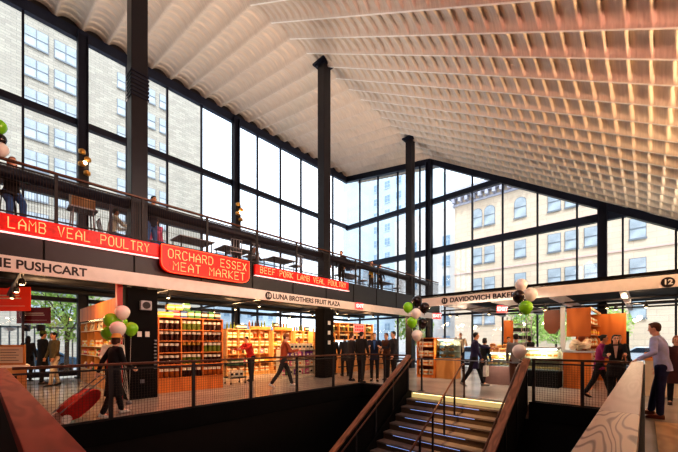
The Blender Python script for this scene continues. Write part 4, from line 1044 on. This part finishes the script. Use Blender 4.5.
# ================================================================== PEOPLE
def Ry(a): return Matrix.Rotation(a, 3, 'Y')
def skinmat(n, c): return mat('skin_'+n, c, 0.5, noise=0.05, scale=20)
SKL = skinmat('light', (232,182,154)); SKM = skinmat('medium', (198,142,108)); SKD = skinmat('brown', (140,92,66))
def cloth(n, c): return mat('cloth_'+n, c, 0.85, noise=0.18, scale=8)
def hairm(n, c): return mat('hair_'+n, c, 0.6, noise=0.3, scale=40)
HB = hairm('black', (24,18,18)); HBR = hairm('brown', (84,50,32)); HG = hairm('grey', (150,146,142)); HR = hairm('auburn', (140,78,50))
EYEM = mat('eye_dark', (30,22,20), 0.3); LIPM = mat('lip', (170,84,76), 0.5); SOLE = mat('shoe_sole', (60,50,46), 0.8)
def person(label, x, y, z=0.0, face=0, H=1.72, lean=0, L=(4,4), Rr=(-4,4), LA=(8,8,15), RA=(8,8,15), lt=None, rt=None,
           top=None, bot=None, shoe=None, hair=HB, skin=SKM, style='short', coat=0.12, look=(0,0), hat=None, fem=False,
           topname='jacket', skirt=None, glasses=False, vox=0.011, seat=None, inner=None, apron=None, sleeves=True, group=None):
    s = H/1.75
    root = thing('person', label, 'person', (x, y, z), face)
    ln = R(lean); U = Ry(ln)
    hipc = Vector((0,0,0.93)); 
    def up(v): return hipc + U @ Vector(v)
    J = {}
    for side, (a, b) in ((1, L), (-1, Rr)):
        h = hipc + Vector((0, side*0.09, -0.02)); a, b = R(a), R(b)
        k = h + Vector((math.sin(a), side*0.03, -math.cos(a)))*0.43
        an = k + Vector((math.sin(a-b), side*0.01, -math.cos(a-b)))*0.42
        fa = a-b   # shin angle
        toe_dir = Vector((math.cos(min(0, fa)*0.8), side*0.12, math.sin(min(0, fa)*0.8)))
        J[side] = [h, k, an, toe_dir.normalized()]
    low = min(min(J[q][2].z-0.085, (J[q][2]+J[q][3]*0.16).z-0.065) for q in (1, -1))
    off = Vector((0,0,-low))
    def T(v): return (Vector(v)+off)*s
    sh_w = 0.165 if fem else 0.19
    A = {}
    for side, (a, c, e), tgt in ((1, LA, lt), (-1, RA, rt)):
        sp = up((0.0, side*sh_w, 0.49)); l1, l2 = 0.285, 0.255
        if tgt is not None:
            tw = Vector(tgt)/s-off; d = tw-sp; D = min(d.length, l1+l2-0.01); dn = d.normalized()
            tw = sp+dn*D; ca = (l1*l1+D*D-l2*l2)/(2*l1*D); ca = max(-1, min(1, ca)); h_ = math.sqrt(max(0, 1-ca*ca))*l1
            pole = Vector((-0.3, side*0.6, -0.8)); pole = (pole-dn*pole.dot(dn)).normalized()
            el = sp+dn*(ca*l1)+pole*h_; wr = tw
        else:
            a, c, e = R(a), R(c), R(e)
            el = sp + Vector((math.sin(a)*math.cos(c), side*math.sin(c), -math.cos(a)*math.cos(c)))*l1
            wr = el + Vector((math.sin(a+e)*math.cos(c), side*math.sin(c)*0.3-side*0.25*math.sin(e), -math.cos(a+e)*math.cos(c))).normalized()*l2
        A[side] = (sp, el, wr)
    # ---- body
    b = MB()
    def ring(c, rx, ry, M, n=16, pw=1.0): return [T(c + M @ Vector((rx*math.cos(2*math.pi*k/n), ry*math.sin(2*math.pi*k/n), 0))) for k in range(n)]
    tw_ = 0.9 if fem else 1.0
    prof = [(-0.1,0.10,0.15),(0.0,0.105,0.155),(0.14,0.088,0.128*tw_),(0.28,0.105,0.148*tw_),(0.4,0.105,0.165*tw_),(0.48,0.08,0.15*tw_),(0.53,0.05,0.07)]
    def torso(mb, g, z0=-0.1, z1=0.53, flare=0):
        rs = []
        for zz, rx, ry in prof:
            if zz < z0-1e-6 or zz > z1+1e-6: continue
            rs.append(ring(up((0,0,zz)), rx+g, ry+g, U))
        mb.loft(rs)
    torso(b, -0.006)
    nk = up((0.0,0,0.5)); hd = up((0.0,0,0.5))+Ry(ln*0.35) @ Vector((0.025,0,0.19))
    b.cap(T(nk), 0.055*s, T(hd-Vector((0.01,0,0.06))), 0.052*s)
    Hm = Matrix.Rotation(R(look[0]), 3, 'Z') @ Ry(R(look[1])+ln*0.3)
    HS = 0.88
    def hp(v): return T(hd + Hm @ (Vector(v)*HS))
    b.ell(hp((0,0,0.02)), (0.096*s*HS,0.077*s*HS,0.112*s*HS), Hm, 18, 12)
    b.ell(hp((0.028,0,-0.055)), (0.062*s*HS,0.056*s*HS,0.062*s*HS), Hm)          # jaw
    b.ell(hp((0.072,0,-0.095)), (0.018*s*HS,0.022*s*HS,0.018*s*HS), Hm)          # chin
    b.loft([[hp((0.088,-0.008,0.025)),hp((0.088,0.008,0.025)),hp((0.083,0.0,0.03))],[hp((0.116,-0.015,-0.026)),hp((0.116,0.015,-0.026)),hp((0.086,0,-0.03))]])
    b.ell(hp((0.104,0,-0.02)), (0.016*s*HS,0.016*s*HS,0.014*s*HS), Hm, 8, 6)
    for q in (1,-1): b.ell(hp((-0.006,q*0.079,0.0)), (0.02*s*HS,0.009*s*HS,0.032*s*HS), Hm, 8, 6)
    for side in (1,-1):
        h, k, an, td = J[side]
        b.cap(T(h), 0.082*s, T(k), 0.052*s); b.cap(T(k), 0.052*s, T(an), 0.036*s); b.cap(T(an), 0.036*s, T(an+td*0.1-Vector((0,0,0.045))), 0.028*s)
        sp, el, wr = A[side]
        b.cap(T(sp), 0.048*s, T(el), 0.036*s); b.cap(T(el), 0.037*s, T(wr), 0.024*s)
        fd = (wr-el).normalized(); 
        side_v = fd.cross(Vector((0,side*1.0,0)));
        if side_v.length < 0.2: side_v = Vector((0,0,1))
        w_ = side_v.normalized()        # across the palm
        nrm = fd.cross(w_).normalized()
        if nrm.y*side > 0: nrm = -nrm   # palm faces the body
        if lt is not None and side == 1 or rt is not None and side == -1:
            # flat hand: palm down
            nrm = Vector((0,0,-1)); nrm = (nrm-fd*nrm.dot(fd)).normalized(); w_ = fd.cross(nrm).normalized()
        pc = wr+fd*0.045
        Mh = Matrix((fd, w_, nrm)).transposed()
        b.ell(T(pc), (0.055*s,0.04*s,0.017*s), Mh, 12, 8)
        sgn = 1 if w_.x > 0 else -1
        for i, (o_, l_) in enumerate(((0.03,0.072),(0.010,0.08),(-0.010,0.075),(-0.03,0.06))):
            p0 = wr+fd*0.078+w_*(o_*sgn); cv = 0.25+0.1*i
            p1 = p0+(fd*math.cos(cv)+nrm*math.sin(cv)).normalized()*l_*0.5; p2 = p1+(fd*math.cos(cv*2.4)+nrm*math.sin(cv*2.4)).normalized()*l_*0.5
            b.tube([T(p0),T(p1),T(p2)], [0.0092*s,0.0085*s,0.007*s], 8)
        q0 = wr+fd*0.022+w_*(0.03*sgn); q1 = q0+(fd*0.6+w_*sgn*0.65+nrm*0.35).normalized()*0.04; q2 = q1+(fd*0.9+w_*sgn*0.15+nrm*0.3).normalized()*0.032
        b.tube([T(q0),T(q1),T(q2)], [0.0125*s,0.0105*s,0.008*s], 8)
    b.build('body', skin, root, remesh=min(vox,0.009), sm=1)
    # face
    e = MB()
    for q in (1,-1): e.ell(hp((0.088,q*0.03,0.018)), (0.007*s*HS,0.012*s*HS,0.006*s*HS), Hm, 8, 6)
    e.build('eyes', EYEM, root)
    e = MB()
    for q in (1,-1): e.bar(hp((0.093,q*0.016,0.038)), hp((0.086,q*0.046,0.037)), 0.005*s, 0.006*s)
    e.build('eyebrows', hair, root)
    MB().ell(hp((0.0875,0,-0.056)), (0.008*s*HS,0.022*s*HS,0.006*s*HS), Hm, 8, 6).build('mouth', LIPM, root)
    if glasses:
        g_ = MB()
        for q in (1,-1):
            pts = [hp((0.104, q*0.032+0.022*math.cos(t_), 0.016+0.016*math.sin(t_))) for t_ in [k*math.pi/6 for k in range(13)]]
            g_.tube(pts, 0.003*s, 5); g_.tube([hp((0.1,q*0.054,0.02)), hp((0,q*0.082,0.015))], 0.003*s, 5)
        g_.build('glasses', CHAR, root)
    # hair
    if style != 'bald':
        hb = MB(); hb.ell(hp((-0.018,0,0.042)), (0.097*s*HS,0.086*s*HS,0.102*s*HS), Hm, 18, 12)
        hb.ell(hp((0.035,0,0.108)), (0.05*s*HS,0.06*s*HS,0.026*s*HS), Hm)
        if style == 'long':
            hb.ell(hp((-0.055,0,-0.06)), (0.055*s*HS,0.088*s*HS,0.13*s*HS), Hm); hb.ell(hp((-0.07,0,-0.17)), (0.04*s*HS,0.085*s*HS,0.1*s*HS), Hm)
            for q in (1,-1): hb.ell(hp((-0.03,q*0.085,-0.06)), (0.03*s*HS,0.016*s*HS,0.1*s*HS), Hm)
        elif style == 'bob':
            hb.ell(hp((-0.045,0,-0.04)), (0.062*s*HS,0.09*s*HS,0.085*s*HS), Hm)
            for q in (1,-1): hb.ell(hp((0.01,q*0.08,-0.02)), (0.035*s*HS,0.015*s*HS,0.065*s*HS), Hm)
        elif style == 'bun':
            hb.ell(hp((-0.11,0,0.06)), (0.045*s*HS,0.045*s*HS,0.045*s*HS), Hm); hb.ell(hp((-0.055,0,-0.01)), (0.05*s*HS,0.08*s*HS,0.06*s*HS), Hm)
        else:
            hb.ell(hp((-0.052,0,-0.012)), (0.05*s*HS,0.076*s*HS,0.06*s*HS), Hm)
        hb.build('hair', hair, root, remesh=0.011, sm=1)
    else:
        hb = MB(); hb.ell(hp((-0.03,0,-0.01)), (0.075*s*HS,0.084*s*HS,0.04*s*HS), Hm); hb.build('hair', hair, root, remesh=0.011, sm=1)
    if hat:
        hm, kind = hat
        if kind == 'brim':
            q = MB(); q.loft([[hp((rx*math.cos(t_)-0.01, rx*0.92*math.sin(t_), zz)) for t_ in [2*math.pi*k/20 for k in range(20)]] for rx, zz in ((0.17,0.055),(0.175,0.062),(0.11,0.07),(0.1,0.13),(0.07,0.165),(0.0005,0.17))])
            q.build('hat', hm, root, smooth=True)
        else:
            q = MB(); q.ell(hp((-0.008,0,0.06)), (0.108*s*HS,0.094*s*HS,0.09*s*HS), Hm, 16, 10); 
            q.loft([[hp((0.06+0.1*u, 0.07*v, 0.06+zz)) for u, v in ((0,-1),(0.6,-0.9),(0.95,-0.4),(1,0),(0.95,0.4),(0.6,0.9),(0,1))] for zz in (0.0,0.012)])
            q.build('cap', hm, root, smooth=False)
    # top garment
    g = MB(); gt = 0.02 if not fem else 0.016
    torso(g, gt, -0.1, 0.53)
    if coat > 0.1:
        c0 = hipc - Vector((0,0,0.02)); n = 16; sw = 0.0
        g.loft([ring(up((0,0,0.0)), 0.105+gt, 0.155+gt, U), ring(hipc+Vector((0.0,0,-0.12)), 0.13, 0.18, Matrix.Identity(3)), ring(hipc+Vector((0,0,-coat)), 0.135+coat*0.06, 0.185+coat*0.07, Matrix.Identity(3))])
    else: g.loft([ring(up((0,0,-0.02)), 0.12, 0.17, U), ring(up((0,0,-0.1)), 0.124, 0.172, U)])
    for side in (1,-1):
        sp, el, wr = A[side]
        g.cap(T(sp-U@Vector((0,side*0.03,0.005))), (0.062+gt*0.3)*s, T(sp), 0.062*s)
        g.cap(T(sp), 0.062*s, T(el), 0.050*s)
        if sleeves:
            w2 = el+(wr-el)*0.93; g.cap(T(el), 0.050*s, T(w2), 0.038*s)
        else: g.cap(T(el), 0.050*s, T(el+(wr-el)*0.2), 0.046*s)
    g.tube([T(up((0,0,0.5))), T(up((0.005,0,0.56)))], [0.075*s,0.066*s], 14)      # collar
    g.build(topname, top, root, remesh=0.013, sm=1)
    if inner:
        MB().loft([[T(up((0.128,-0.035,0.42))),T(up((0.128,0.035,0.42))),T(up((0.09,0.05,0.52))),T(up((0.09,-0.05,0.52)))],[T(up((0.146,-0.012,0.2))),T(up((0.146,0.012,0.2))),T(up((0.1,0.012,0.2))),T(up((0.1,-0.012,0.2)))]]).build('shirt_front', inner, root)
    if apron:
        q = MB(); q.loft([[T(up((rx, yy, zz))) for yy, rx in ((-0.13,0.10),(-0.07,0.145),(0,0.152),(0.07,0.145),(0.13,0.10))] + [T(up((rx-0.03, yy, zz))) for yy, rx in ((0.13,0.10),(0.07,0.145),(0,0.152),(-0.07,0.145),(-0.13,0.10))] for zz in (-0.4,-0.1,0.1,0.38)])
        q.build('apron', apron, root)
    # trousers
    if bot:
        t_ = MB()
        t_.loft([ring(hipc+Vector((0,0,0.08)), 0.105, 0.148, Matrix.Identity(3)), ring(hipc, 0.117, 0.165, Matrix.Identity(3)), ring(hipc-Vector((0,0,0.1)), 0.11, 0.165, Matrix.Identity(3))])
        for side in (1,-1):
            h, k, an, td = J[side]
            t_.cap(T(h), 0.098*s, T(k), 0.068*s); t_.cap(T(k), 0.068*s, T(k+(an-k)*0.95), 0.054*s)
        t_.build('trousers', bot, root, remesh=0.014, sm=1)
    if skirt:
        m, Ls = skirt
        q = MB(); ml = (J[1][1]+J[-1][1])/2
        q.loft([ring(hipc+Vector((0,0,0.1)), 0.115, 0.155, Matrix.Identity(3), 20), ring(hipc-Vector((0,0,0.1)), 0.15, 0.19, Matrix.Identity(3), 20), ring(Vector((ml.x*0.6,0,hipc.z-Ls)), 0.24, 0.25, Matrix.Identity(3), 20)])
        q.build('skirt', m, root, smooth=True)
    for side in (1,-1):
        h, k, an, td = J[side]; sd = td.cross(Vector((0,0,1))).normalized(); upv = sd.cross(td).normalized()
        q = MB()
        base = an-upv*0.075
        rs = []
        for l_, w, hh in ((-0.065,0.028,0.05),(-0.05,0.038,0.085),(0.02,0.04,0.095),(0.08,0.044,0.07),(0.14,0.046,0.05),(0.175,0.036,0.036),(0.195,0.015,0.02)):
            c = base+td*l_
            rs.append([T(c+sd*w*math.cos(t2)+upv*(hh*max(0, math.sin(t2))**0.8 if math.sin(t2) > 0 else -0.008)) for t2 in [2*math.pi*kk/12 for kk in range(12)]])
        q.loft(rs); q.build('shoe', shoe or SOLE, root, smooth=True)
    return root

BLK = cloth('black', (26,24,28)); NAVY = cloth('navy', (34,40,62)); DARKG = cloth('charcoal', (48,46,50)); OLIVE = cloth('olive', (88,78,54)); CREAMC = cloth('cream', (216,200,176))
RED = cloth('red', (186,38,28)); PURP = cloth('purple', (150,36,104)); LBLUE = cloth('pale_blue', (180,194,242)); DEEPN = cloth('deep_blue', (30,42,84)); BRN = cloth('brown', (90,56,42)); WHT = cloth('white', (226,222,216)); INDIGO = cloth('indigo', (42,36,72)); ORG = cloth('rust', (170,84,52)); PINK = cloth('pink', (220,110,150)); BLUE = cloth('blue', (70,110,170)); YEL = cloth('yellow', (226,170,40)); TEAL = cloth('grey', (130,126,124))
BRSH = mat('brown_leather', (110,62,40), 0.35)
def at(px, d): return XY(px, d)
def local(px_, tgt, x, y, face):   # world target -> person local
    a = R(-face); dx, dy = tgt[0]-x, tgt[1]-y
    return (dx*math.cos(a)-dy*math.sin(a), dx*math.sin(a)+dy*math.cos(a), tgt[2])

# man leaning on the right timber rail
mx, my = 8.78, -0.25
fc = 76
person('man in pale blue shirt and dark trousers, one hand on the right timber rail', mx, my, 0, fc, 1.82, lean=9, L=(2,2), Rr=(16,6), lt=local(0, (8.5, 0.1, 1.12), mx, my, fc), RA=(-5,6,20),
       top=LBLUE, bot=DEEPN, shoe=BRSH, hair=HBR, skin=SKL, coat=0.0, topname='shirt', vox=0.009, look=(4,6))
x, y = at(599, 8.7)
person('woman in purple jacket stepping towards the right, dark ponytail', x, y, 0, -80, 1.66, lean=8, L=(22,8), Rr=(-16,12), LA=(30,6,60), RA=(10,6,70), top=PURP, bot=BLK, shoe=BLK, hair=HB, skin=SKM, style='bun', coat=0.16, fem=True)
x, y = at(625, 7.6)
person('woman in black jacket with patterned scarf and glasses, face towards us at the rail end', x+0.55, y+0.2, 0, 188, 1.62, lean=3, LA=(30,12,70), RA=(35,14,60), top=BLK, bot=BLK, hair=HB, skin=SKL, style='long', coat=0.3, fem=True, glasses=True, look=(10,-2), inner=cloth('scarf_pattern', (190,160,150)))
x, y = at(676, 7.4)
person('auburn-haired person in dark coat at the right edge of the view', x+0.3, y-0.02, 0, 182, 1.58, top=cloth('plum', (70,36,40)), bot=BLK, hair=HR, skin=SKL, style='bob', coat=0.4, fem=True, LA=(20,10,60))
x, y = at(612, 8.9)
person('person in dark green-black coat carrying a pack, behind the woman in purple', x+0.75, y-0.1, 0, 200, 1.64, top=cloth('darkgreen', (30,38,36)), bot=BLK, hair=HB, skin=SKM, style='short', coat=0.35, RA=(50,30,30), fem=False)
# left, shopper pulling red trolley
person('woman in long black coat and straw hat pulling a red trolley bag', 1.76, 7.62, 0, 15, 1.6, lean=4, L=(18,6), Rr=(-14,10), LA=(-28,14,8), RA=(15,6,40), top=BLK, bot=BLK, shoe=WHT, hair=HBR, skin=SKL, style='bob', coat=0.5, fem=True, hat=(cloth('straw', (214,160,84)), 'brim'))
person('stallholder in white shirt and red apron beside the black clad column', 2.15, 9.35, 0, 250, 1.62, top=WHT, bot=BLK, hair=HB, skin=SKM, style='short', coat=0.0, topname='shirt', apron=RED, LA=(20,8,70), RA=(25,8,60))
# left trio
for px, d, lab, kw in ((28, 12.2, 'woman with long black hair in dark coat at the left stall', dict(face=60, H=1.66, top=DARKG, bot=BLK, style='long', fem=True, coat=0.4)),
    (42.5, 11.4, 'shopper in green patterned hat and black coat at the left stall', dict(face=20, H=1.8, top=BLK, bot=BLK, hat=(cloth('moss', (96,112,60)), 'brim'), coat=0.45, LA=(30,10,60))),
    (54.5, 10.9, 'shopper in olive jacket and cream trousers at the left stall', dict(face=200, H=1.76, top=OLIVE, bot=CREAMC, coat=0.14, L=(14,6), Rr=(-8,6)))):
    x, y = at(px, d); person(lab, x, y, 0, skin=SKM, **kw)
x, y = at(251, 12.4)
person('stallholder in red top leaning over the back shelves counter', x, y, 0, 190, 1.68, lean=22, LA=(60,8,30), RA=(50,8,40), top=RED, bot=BLK, hair=HB, skin=SKM, coat=0.0, topname='shirt')
x, y = at(283.5, 10.7)
person('man in tan cap and rust jacket striding right past the low cream rack', x, y, 0, -25, 1.76, lean=6, L=(26,10), Rr=(-22,14), LA=(20,10,70), RA=(30,10,70), top=ORG, bot=DARKG, shoe=WHT, hair=HBR, skin=SKL, coat=0.12, hat=(cloth('capbrown', (150,96,60)), 'cap'))
x, y = at(310.5, 13.9)
person('stallholder in red shirt behind the low cream rack', x+0.1, y+0.85, 0, 215, 1.66, lean=6, top=RED, bot=BLK, hair=HB, skin=SKM, coat=0.0, topname='shirt', LA=(40,8,50))
x, y = at(333, 14.9); person('person in black coat half hidden right of the middle column', x, y, 0, 30, 1.7, top=BLK, bot=BLK, hair=HBR, skin=SKM, coat=0.3, style='bob')
x, y = at(345, 14.2); person('person in dark coat looking at the bottle rack', x, y, 0, 60, 1.72, top=DARKG, bot=BLK, hair=HB, skin=SKM, coat=0.3)
for X_, Y_, lab, kw in ((9.5, 8.15, 'man in dark coat, leftmost of the chatting group behind the railing corner', dict(face=-20, H=1.76, top=DARKG, hair=HBR)),
    (9.3, 7.5, 'man in black coat with back turned, second from left in the chatting group', dict(face=0, H=1.82, top=BLK, hair=HB)),
    (9.95, 7.4, 'man in dark suit with blue shirt facing us in the chatting group', dict(face=215, H=1.78, top=NAVY, hair=HBR, inner=BLUE, LA=(25,10,80), RA=(25,10,80))),
    (10.45, 7.2, 'man in brown-black jacket facing left, half behind the man in charcoal', dict(face=170, H=1.78, top=BRN, hair=HBR, LA=(20,8,60))),
    (10.0, 6.58, 'broad man in charcoal jacket at the right of the chatting group', dict(face=150, H=1.82, top=cloth('slate', (52,54,60)), hair=HB, RA=(25,8,70)))):
    person(lab, X_, Y_, 0, bot=BLK, shoe=BLK, skin=SKL, coat=0.18, **kw)
# bakery
x, y = at(459, 14.4); person('customer in black jacket with back turned at the pastry case', x-0.1, y+0.1, 0, 10, 1.64, top=BLK, bot=BLK, hair=HBR, skin=SKM, coat=0.15)
x, y = at(460.5, 16.5); person('bald older man in cream shirt behind the pastry case', x, y, 0, 215, 1.9, top=CREAMC, bot=DARKG, hair=HG, skin=SKL, style='bald', coat=0.0, topname='shirt', LA=(30,8,60))
x, y = at(474, 10.9); person('shopper in indigo and black jacket with grey scarf end striding right before the bakery', x, y, 0, -60, 1.8, lean=4, L=(24,8), Rr=(-20,12), LA=(60,8,20), top=INDIGO, bot=BLK, shoe=TEAL, hair=HB, skin=SKM, coat=0.35)
x, y = at(483.5, 11.3); person('shorter customer in black coat pointing at the bread, next to the indigo jacket', x, y, 0, -30, 1.58, lean=4, LA=(75,6,8), top=BLK, bot=BLK, hair=HB, skin=SKM, coat=0.3, style='bob', fem=True)
x, y = at(508.5, 14.2); person('bakery worker with black hair in dark top behind the counter, left one', x, y, 0, 215, 1.66, top=BLK, bot=BLK, hair=HB, skin=SKM, coat=0.0, topname='shirt', apron=WHT)
x, y = at(516, 9.6); person('customer in grey and white top with brown trousers behind the low white balloon', x, y, 0, 20, 1.68, top=TEAL, bot=BRN, hair=HB, skin=SKM, coat=0.1, RA=(30,12,70), topname='shirt')
x, y = at(531, 14.0); person('bakery worker in black with back turned by the window', x, y, 0, 60, 1.7, lean=8, top=BLK, bot=BLK, hair=HB, skin=SKM, coat=0.0, topname='shirt', style='bob')
# upper floor
person('girl in black top on the tall stool at the left of the upper railing', 0.47, 10.45, MEZ, -80, 1.76, lean=2, L=(55,58), Rr=(50,50), LA=(40,10,60), RA=(40,10,60), top=BLK, bot=BLUE, shoe=WHT, hair=HR, skin=SKL, style='long', coat=0.0, fem=True, topname='shirt')
person('seated person in blue and white top at the upper floor table', 2.5, 11.1, MEZ, 0, 1.66, lean=10, L=(88,88), Rr=(85,80), LA=(40,8,60), RA=(40,8,60), top=WHT, bot=BLUE, shoe=BLK, hair=HB, skin=SKM, coat=0.0, topname='shirt')
person('person in dark top leaning by the upper railing beside the left big column', 3.35, 10.5, MEZ, -70, 1.68, lean=8, LA=(30,8,70), RA=(30,8,60), top=NAVY, bot=BLUE, hair=HB, skin=SKM, coat=0.0)
person('seated person in pink patterned top next to the left big column', 3.8, 11.15, MEZ, -150, 1.6, lean=14, L=(85,85), Rr=(80,80), top=PINK, bot=BLUE, hair=HBR, skin=SKL, coat=0.0, fem=True, style='long', LA=(40,8,40))
person('seated dark-clothed person at the middle of the upper floor', 7.5, 11.75, MEZ, -90, 1.7, lean=10, L=(88,88), Rr=(85,80), top=BLK, bot=DARKG, hair=HB, skin=SKM, coat=0.0, LA=(45,8,40))
person('standing person in dark coat behind the upper railing, just right of the middle big column', 10.3, 10.3, MEZ, -60, 1.68, top=DARKG, bot=BLK, hair=HBR, skin=SKM, coat=0.2)
person('standing person in black behind the upper railing, before the roof corner', 11.25, 10.25, MEZ, 200, 1.66, top=BLK, bot=BLK, hair=HB, skin=SKM, coat=0.1)
person('person in yellow jacket at the right part of the upper floor', 13.7, 10.4, MEZ, -80, 1.66, top=YEL, bot=DARKG, hair=HBR, skin=SKL, coat=0.12, LA=(20,10,40))
person('person in dark blue top standing right of the yellow jacket upstairs', 14.6, 10.5, MEZ, -100, 1.66, top=NAVY, bot=BLK, hair=HB, skin=SKL, coat=0.1)

# trolley bag pulled behind the woman in the straw hat
t = thing('trolley_bag', 'red fabric shopping trolley bag tilted on small wheels behind the mesh', 'trolley bag', (0.98, 7.7, 0), 15)
tilt = Matrix.Rotation(R(52), 3, 'Y')
def tl(v): return tilt @ Vector(v) + Vector((0,0,0.08))
MB().loft([[tl((hx*k, hy*k2, z)) for hx, hy in ((-.12,-.17),(.12,-.17),(.15,0),(.12,.17),(-.12,.17),(-.13,0))] for k, k2, z in ((0.8,0.9,0.06),(1.1,1.05,0.15),(1.15,1.05,0.4),(0.9,1.0,0.62),(0.3,0.9,0.7))]).build('bag', mat('red_fabric', (176,22,20), 0.7, noise=0.2), t, smooth=False)
MB().tube([tl((-0.13,-0.12,0)), tl((-0.13,-0.12,0.98)), tl((-0.13,0.12,0.98)), tl((-0.13,0.12,0))], 0.012, 6).build('frame', GREYM, t)
for q in (-0.19, 0.19):
    w = MB().lathe([(0.02,-0.015),(0.08,-0.015),(0.08,0.015),(0.02,0.015)], seg=16).build('wheel', WHITE, t); w.rotation_euler = (R(90),0,0); w.location = (0,q,0.08)
t = thing('shoulder_bag', 'grey-white carrier bag hanging at the side of the indigo jacket shopper', 'bag', (*at(486, 10.6), 0.35))
MB().loft([[Vector((x_*k, y_*k, z)) for x_, y_ in ((-.14,-.05),(.14,-.05),(.14,.05),(-.14,.05))] for k, z in ((0.9,0),(1,0.15),(0.9,0.34))]).build('bag_body', WHT, t)
MB().tube([(-0.08,0,0.34),(-0.05,0,0.52),(0.05,0,0.52),(0.08,0,0.34)], 0.008, 5).build('handle', WHT, t)

# ================================================================== LIGHT
W = bpy.data.worlds.new('sky'); SC.world = W; W.use_nodes = True
nt = W.node_tree; bg = nt.nodes['Background']
tc = nt.nodes.new('ShaderNodeTexCoord'); sp = nt.nodes.new('ShaderNodeSeparateXYZ'); cr_ = nt.nodes.new('ShaderNodeValToRGB')
nt.links.new(tc.outputs['Generated'], sp.inputs[0]); nt.links.new(sp.outputs[2], cr_.inputs[0]); nt.links.new(cr_.outputs[0], bg.inputs[0])
cr_.color_ramp.elements[0].color = (1,0.985,0.96,1); cr_.color_ramp.elements[1].color = (0.93,0.96,1,1); cr_.color_ramp.elements[1].position = 0.9
bg.inputs[1].default_value = 2.6
def light(name, kind, loc, power, col=(1,1,1), size=0.3, rot=None, target=None, spot=None, sy=None):
    l = bpy.data.lights.new(name, kind); l.energy = power; l.color = col
    o = bpy.data.objects.new(name, l); COL.objects.link(o); o.location = loc
    if kind == 'AREA':
        l.size = size
        if sy: l.shape = 'RECTANGLE'; l.size_y = sy
    elif kind == 'SUN': l.angle = R(3)
    else: l.shadow_soft_size = size
    if spot: l.spot_size = R(spot); l.spot_blend = 0.8
    if target is not None: o.rotation_euler = (Vector(target)-Vector(loc)).to_track_quat('-Z', 'Y').to_euler()
    return o
WARM = (1.0,0.62,0.32); 
for x in (0.9, 3.9, 6.9, 10.6, 13.3, 16.0):
    for y in (10.4, 11.9):
        light('stall_light', 'POINT', (x, y, 2.75), 55, WARM, 0.12)
light('shelf_light', 'AREA', (9.0, 11.6, 2.7), 130, (1,0.68,0.38), 4.5, target=(9.0, 12.8, 0.9), sy=0.4)
light('jar_shelf_light', 'AREA', (4.3, 9.45, 2.75), 34, (1,0.6,0.3), 1.6, target=(4.3, 10.1, 1.1), sy=0.3)
light('display_light', 'AREA', (1.6, 12.4, 2.8), 60, (1,0.6,0.32), 0.3, target=(2.5, 12.4, 1.1), sy=4)
for x, y in ((13.2, 4.9), (13.0, 2.8), (13.2, 0.4), (12.9, 6.2), (15.5, 3), (15.5, 0.2), (14.5,-1.5)):
    light('canopy_light', 'POINT', (x, y, 2.7), 42, (1,0.72,0.45), 0.12)
for cx_, cy_, w_, h_ in ((12.55, 5.82, 0.6, 1.5), (12.15, 3.63, 1.0, 1.02), (12.4, 2.49, 0.9, 1.18)):
    light('case_lamp', 'AREA', (cx_, cy_, h_), 14, (1,0.9,0.74), 0.12, target=(cx_+0.12, cy_, 0.4), sy=w_)
light('bakery_light', 'AREA', (11.3, 3.6, 2.75), 32, (1,0.86,0.68), 2.5, target=(12.3, 3.6, 0.8), sy=0.3)
# unseen upward spots, added to supplement the window light on the ceiling
light('ceiling_fill', 'SPOT', (9.5, -4.2, 3.4), 2900, (1,0.62,0.34), 0.25, target=(9.5, 3.0, 8.6), spot=120)
light('ceiling_fill', 'SPOT', (15.0, -4.2, 3.4), 2300, (1,0.80,0.58), 0.25, target=(14.0, 3.0, 8.6), spot=120)
light('ceiling_fill', 'SPOT', (3.5, -4.2, 3.4), 2400, (1,0.44,0.32), 0.25, target=(4.5, 4.0, 9.5), spot=120)
light('ceiling_fill', 'SPOT', (3.0, 12.0, 5.5), 900, (1,0.82,0.66), 0.4, target=(3.5, 9.5, 13), spot=140)
light('ceiling_fill', 'SPOT', (12.0, 12.0, 5.5), 700, (1,0.86,0.74), 0.4, target=(11, 10, 13), spot=140)
light('stair_glow_spot', 'SPOT', (6.2, 3.5, 5.5), 2600, (1,0.68,0.32), 0.1, target=(7.85, 3.3, -0.5), spot=19)  # added spot standing in for the warm glow of the step LEDs
light('neon_glow', 'AREA', (1.2, 8.75, 3.7), 60, (1,0.08,0.04), 3.6, target=(1.0, 3.0, 0.6), sy=0.25)
light('hall_fill', 'AREA', (4.5, 3.0, 6.0), 150, (1,0.9,0.84), 4, target=(7, 9, 2.8))
light('sun', 'SUN', (0,0,40), 3.2, (1,0.96,0.9), target=(20, 22, 0))
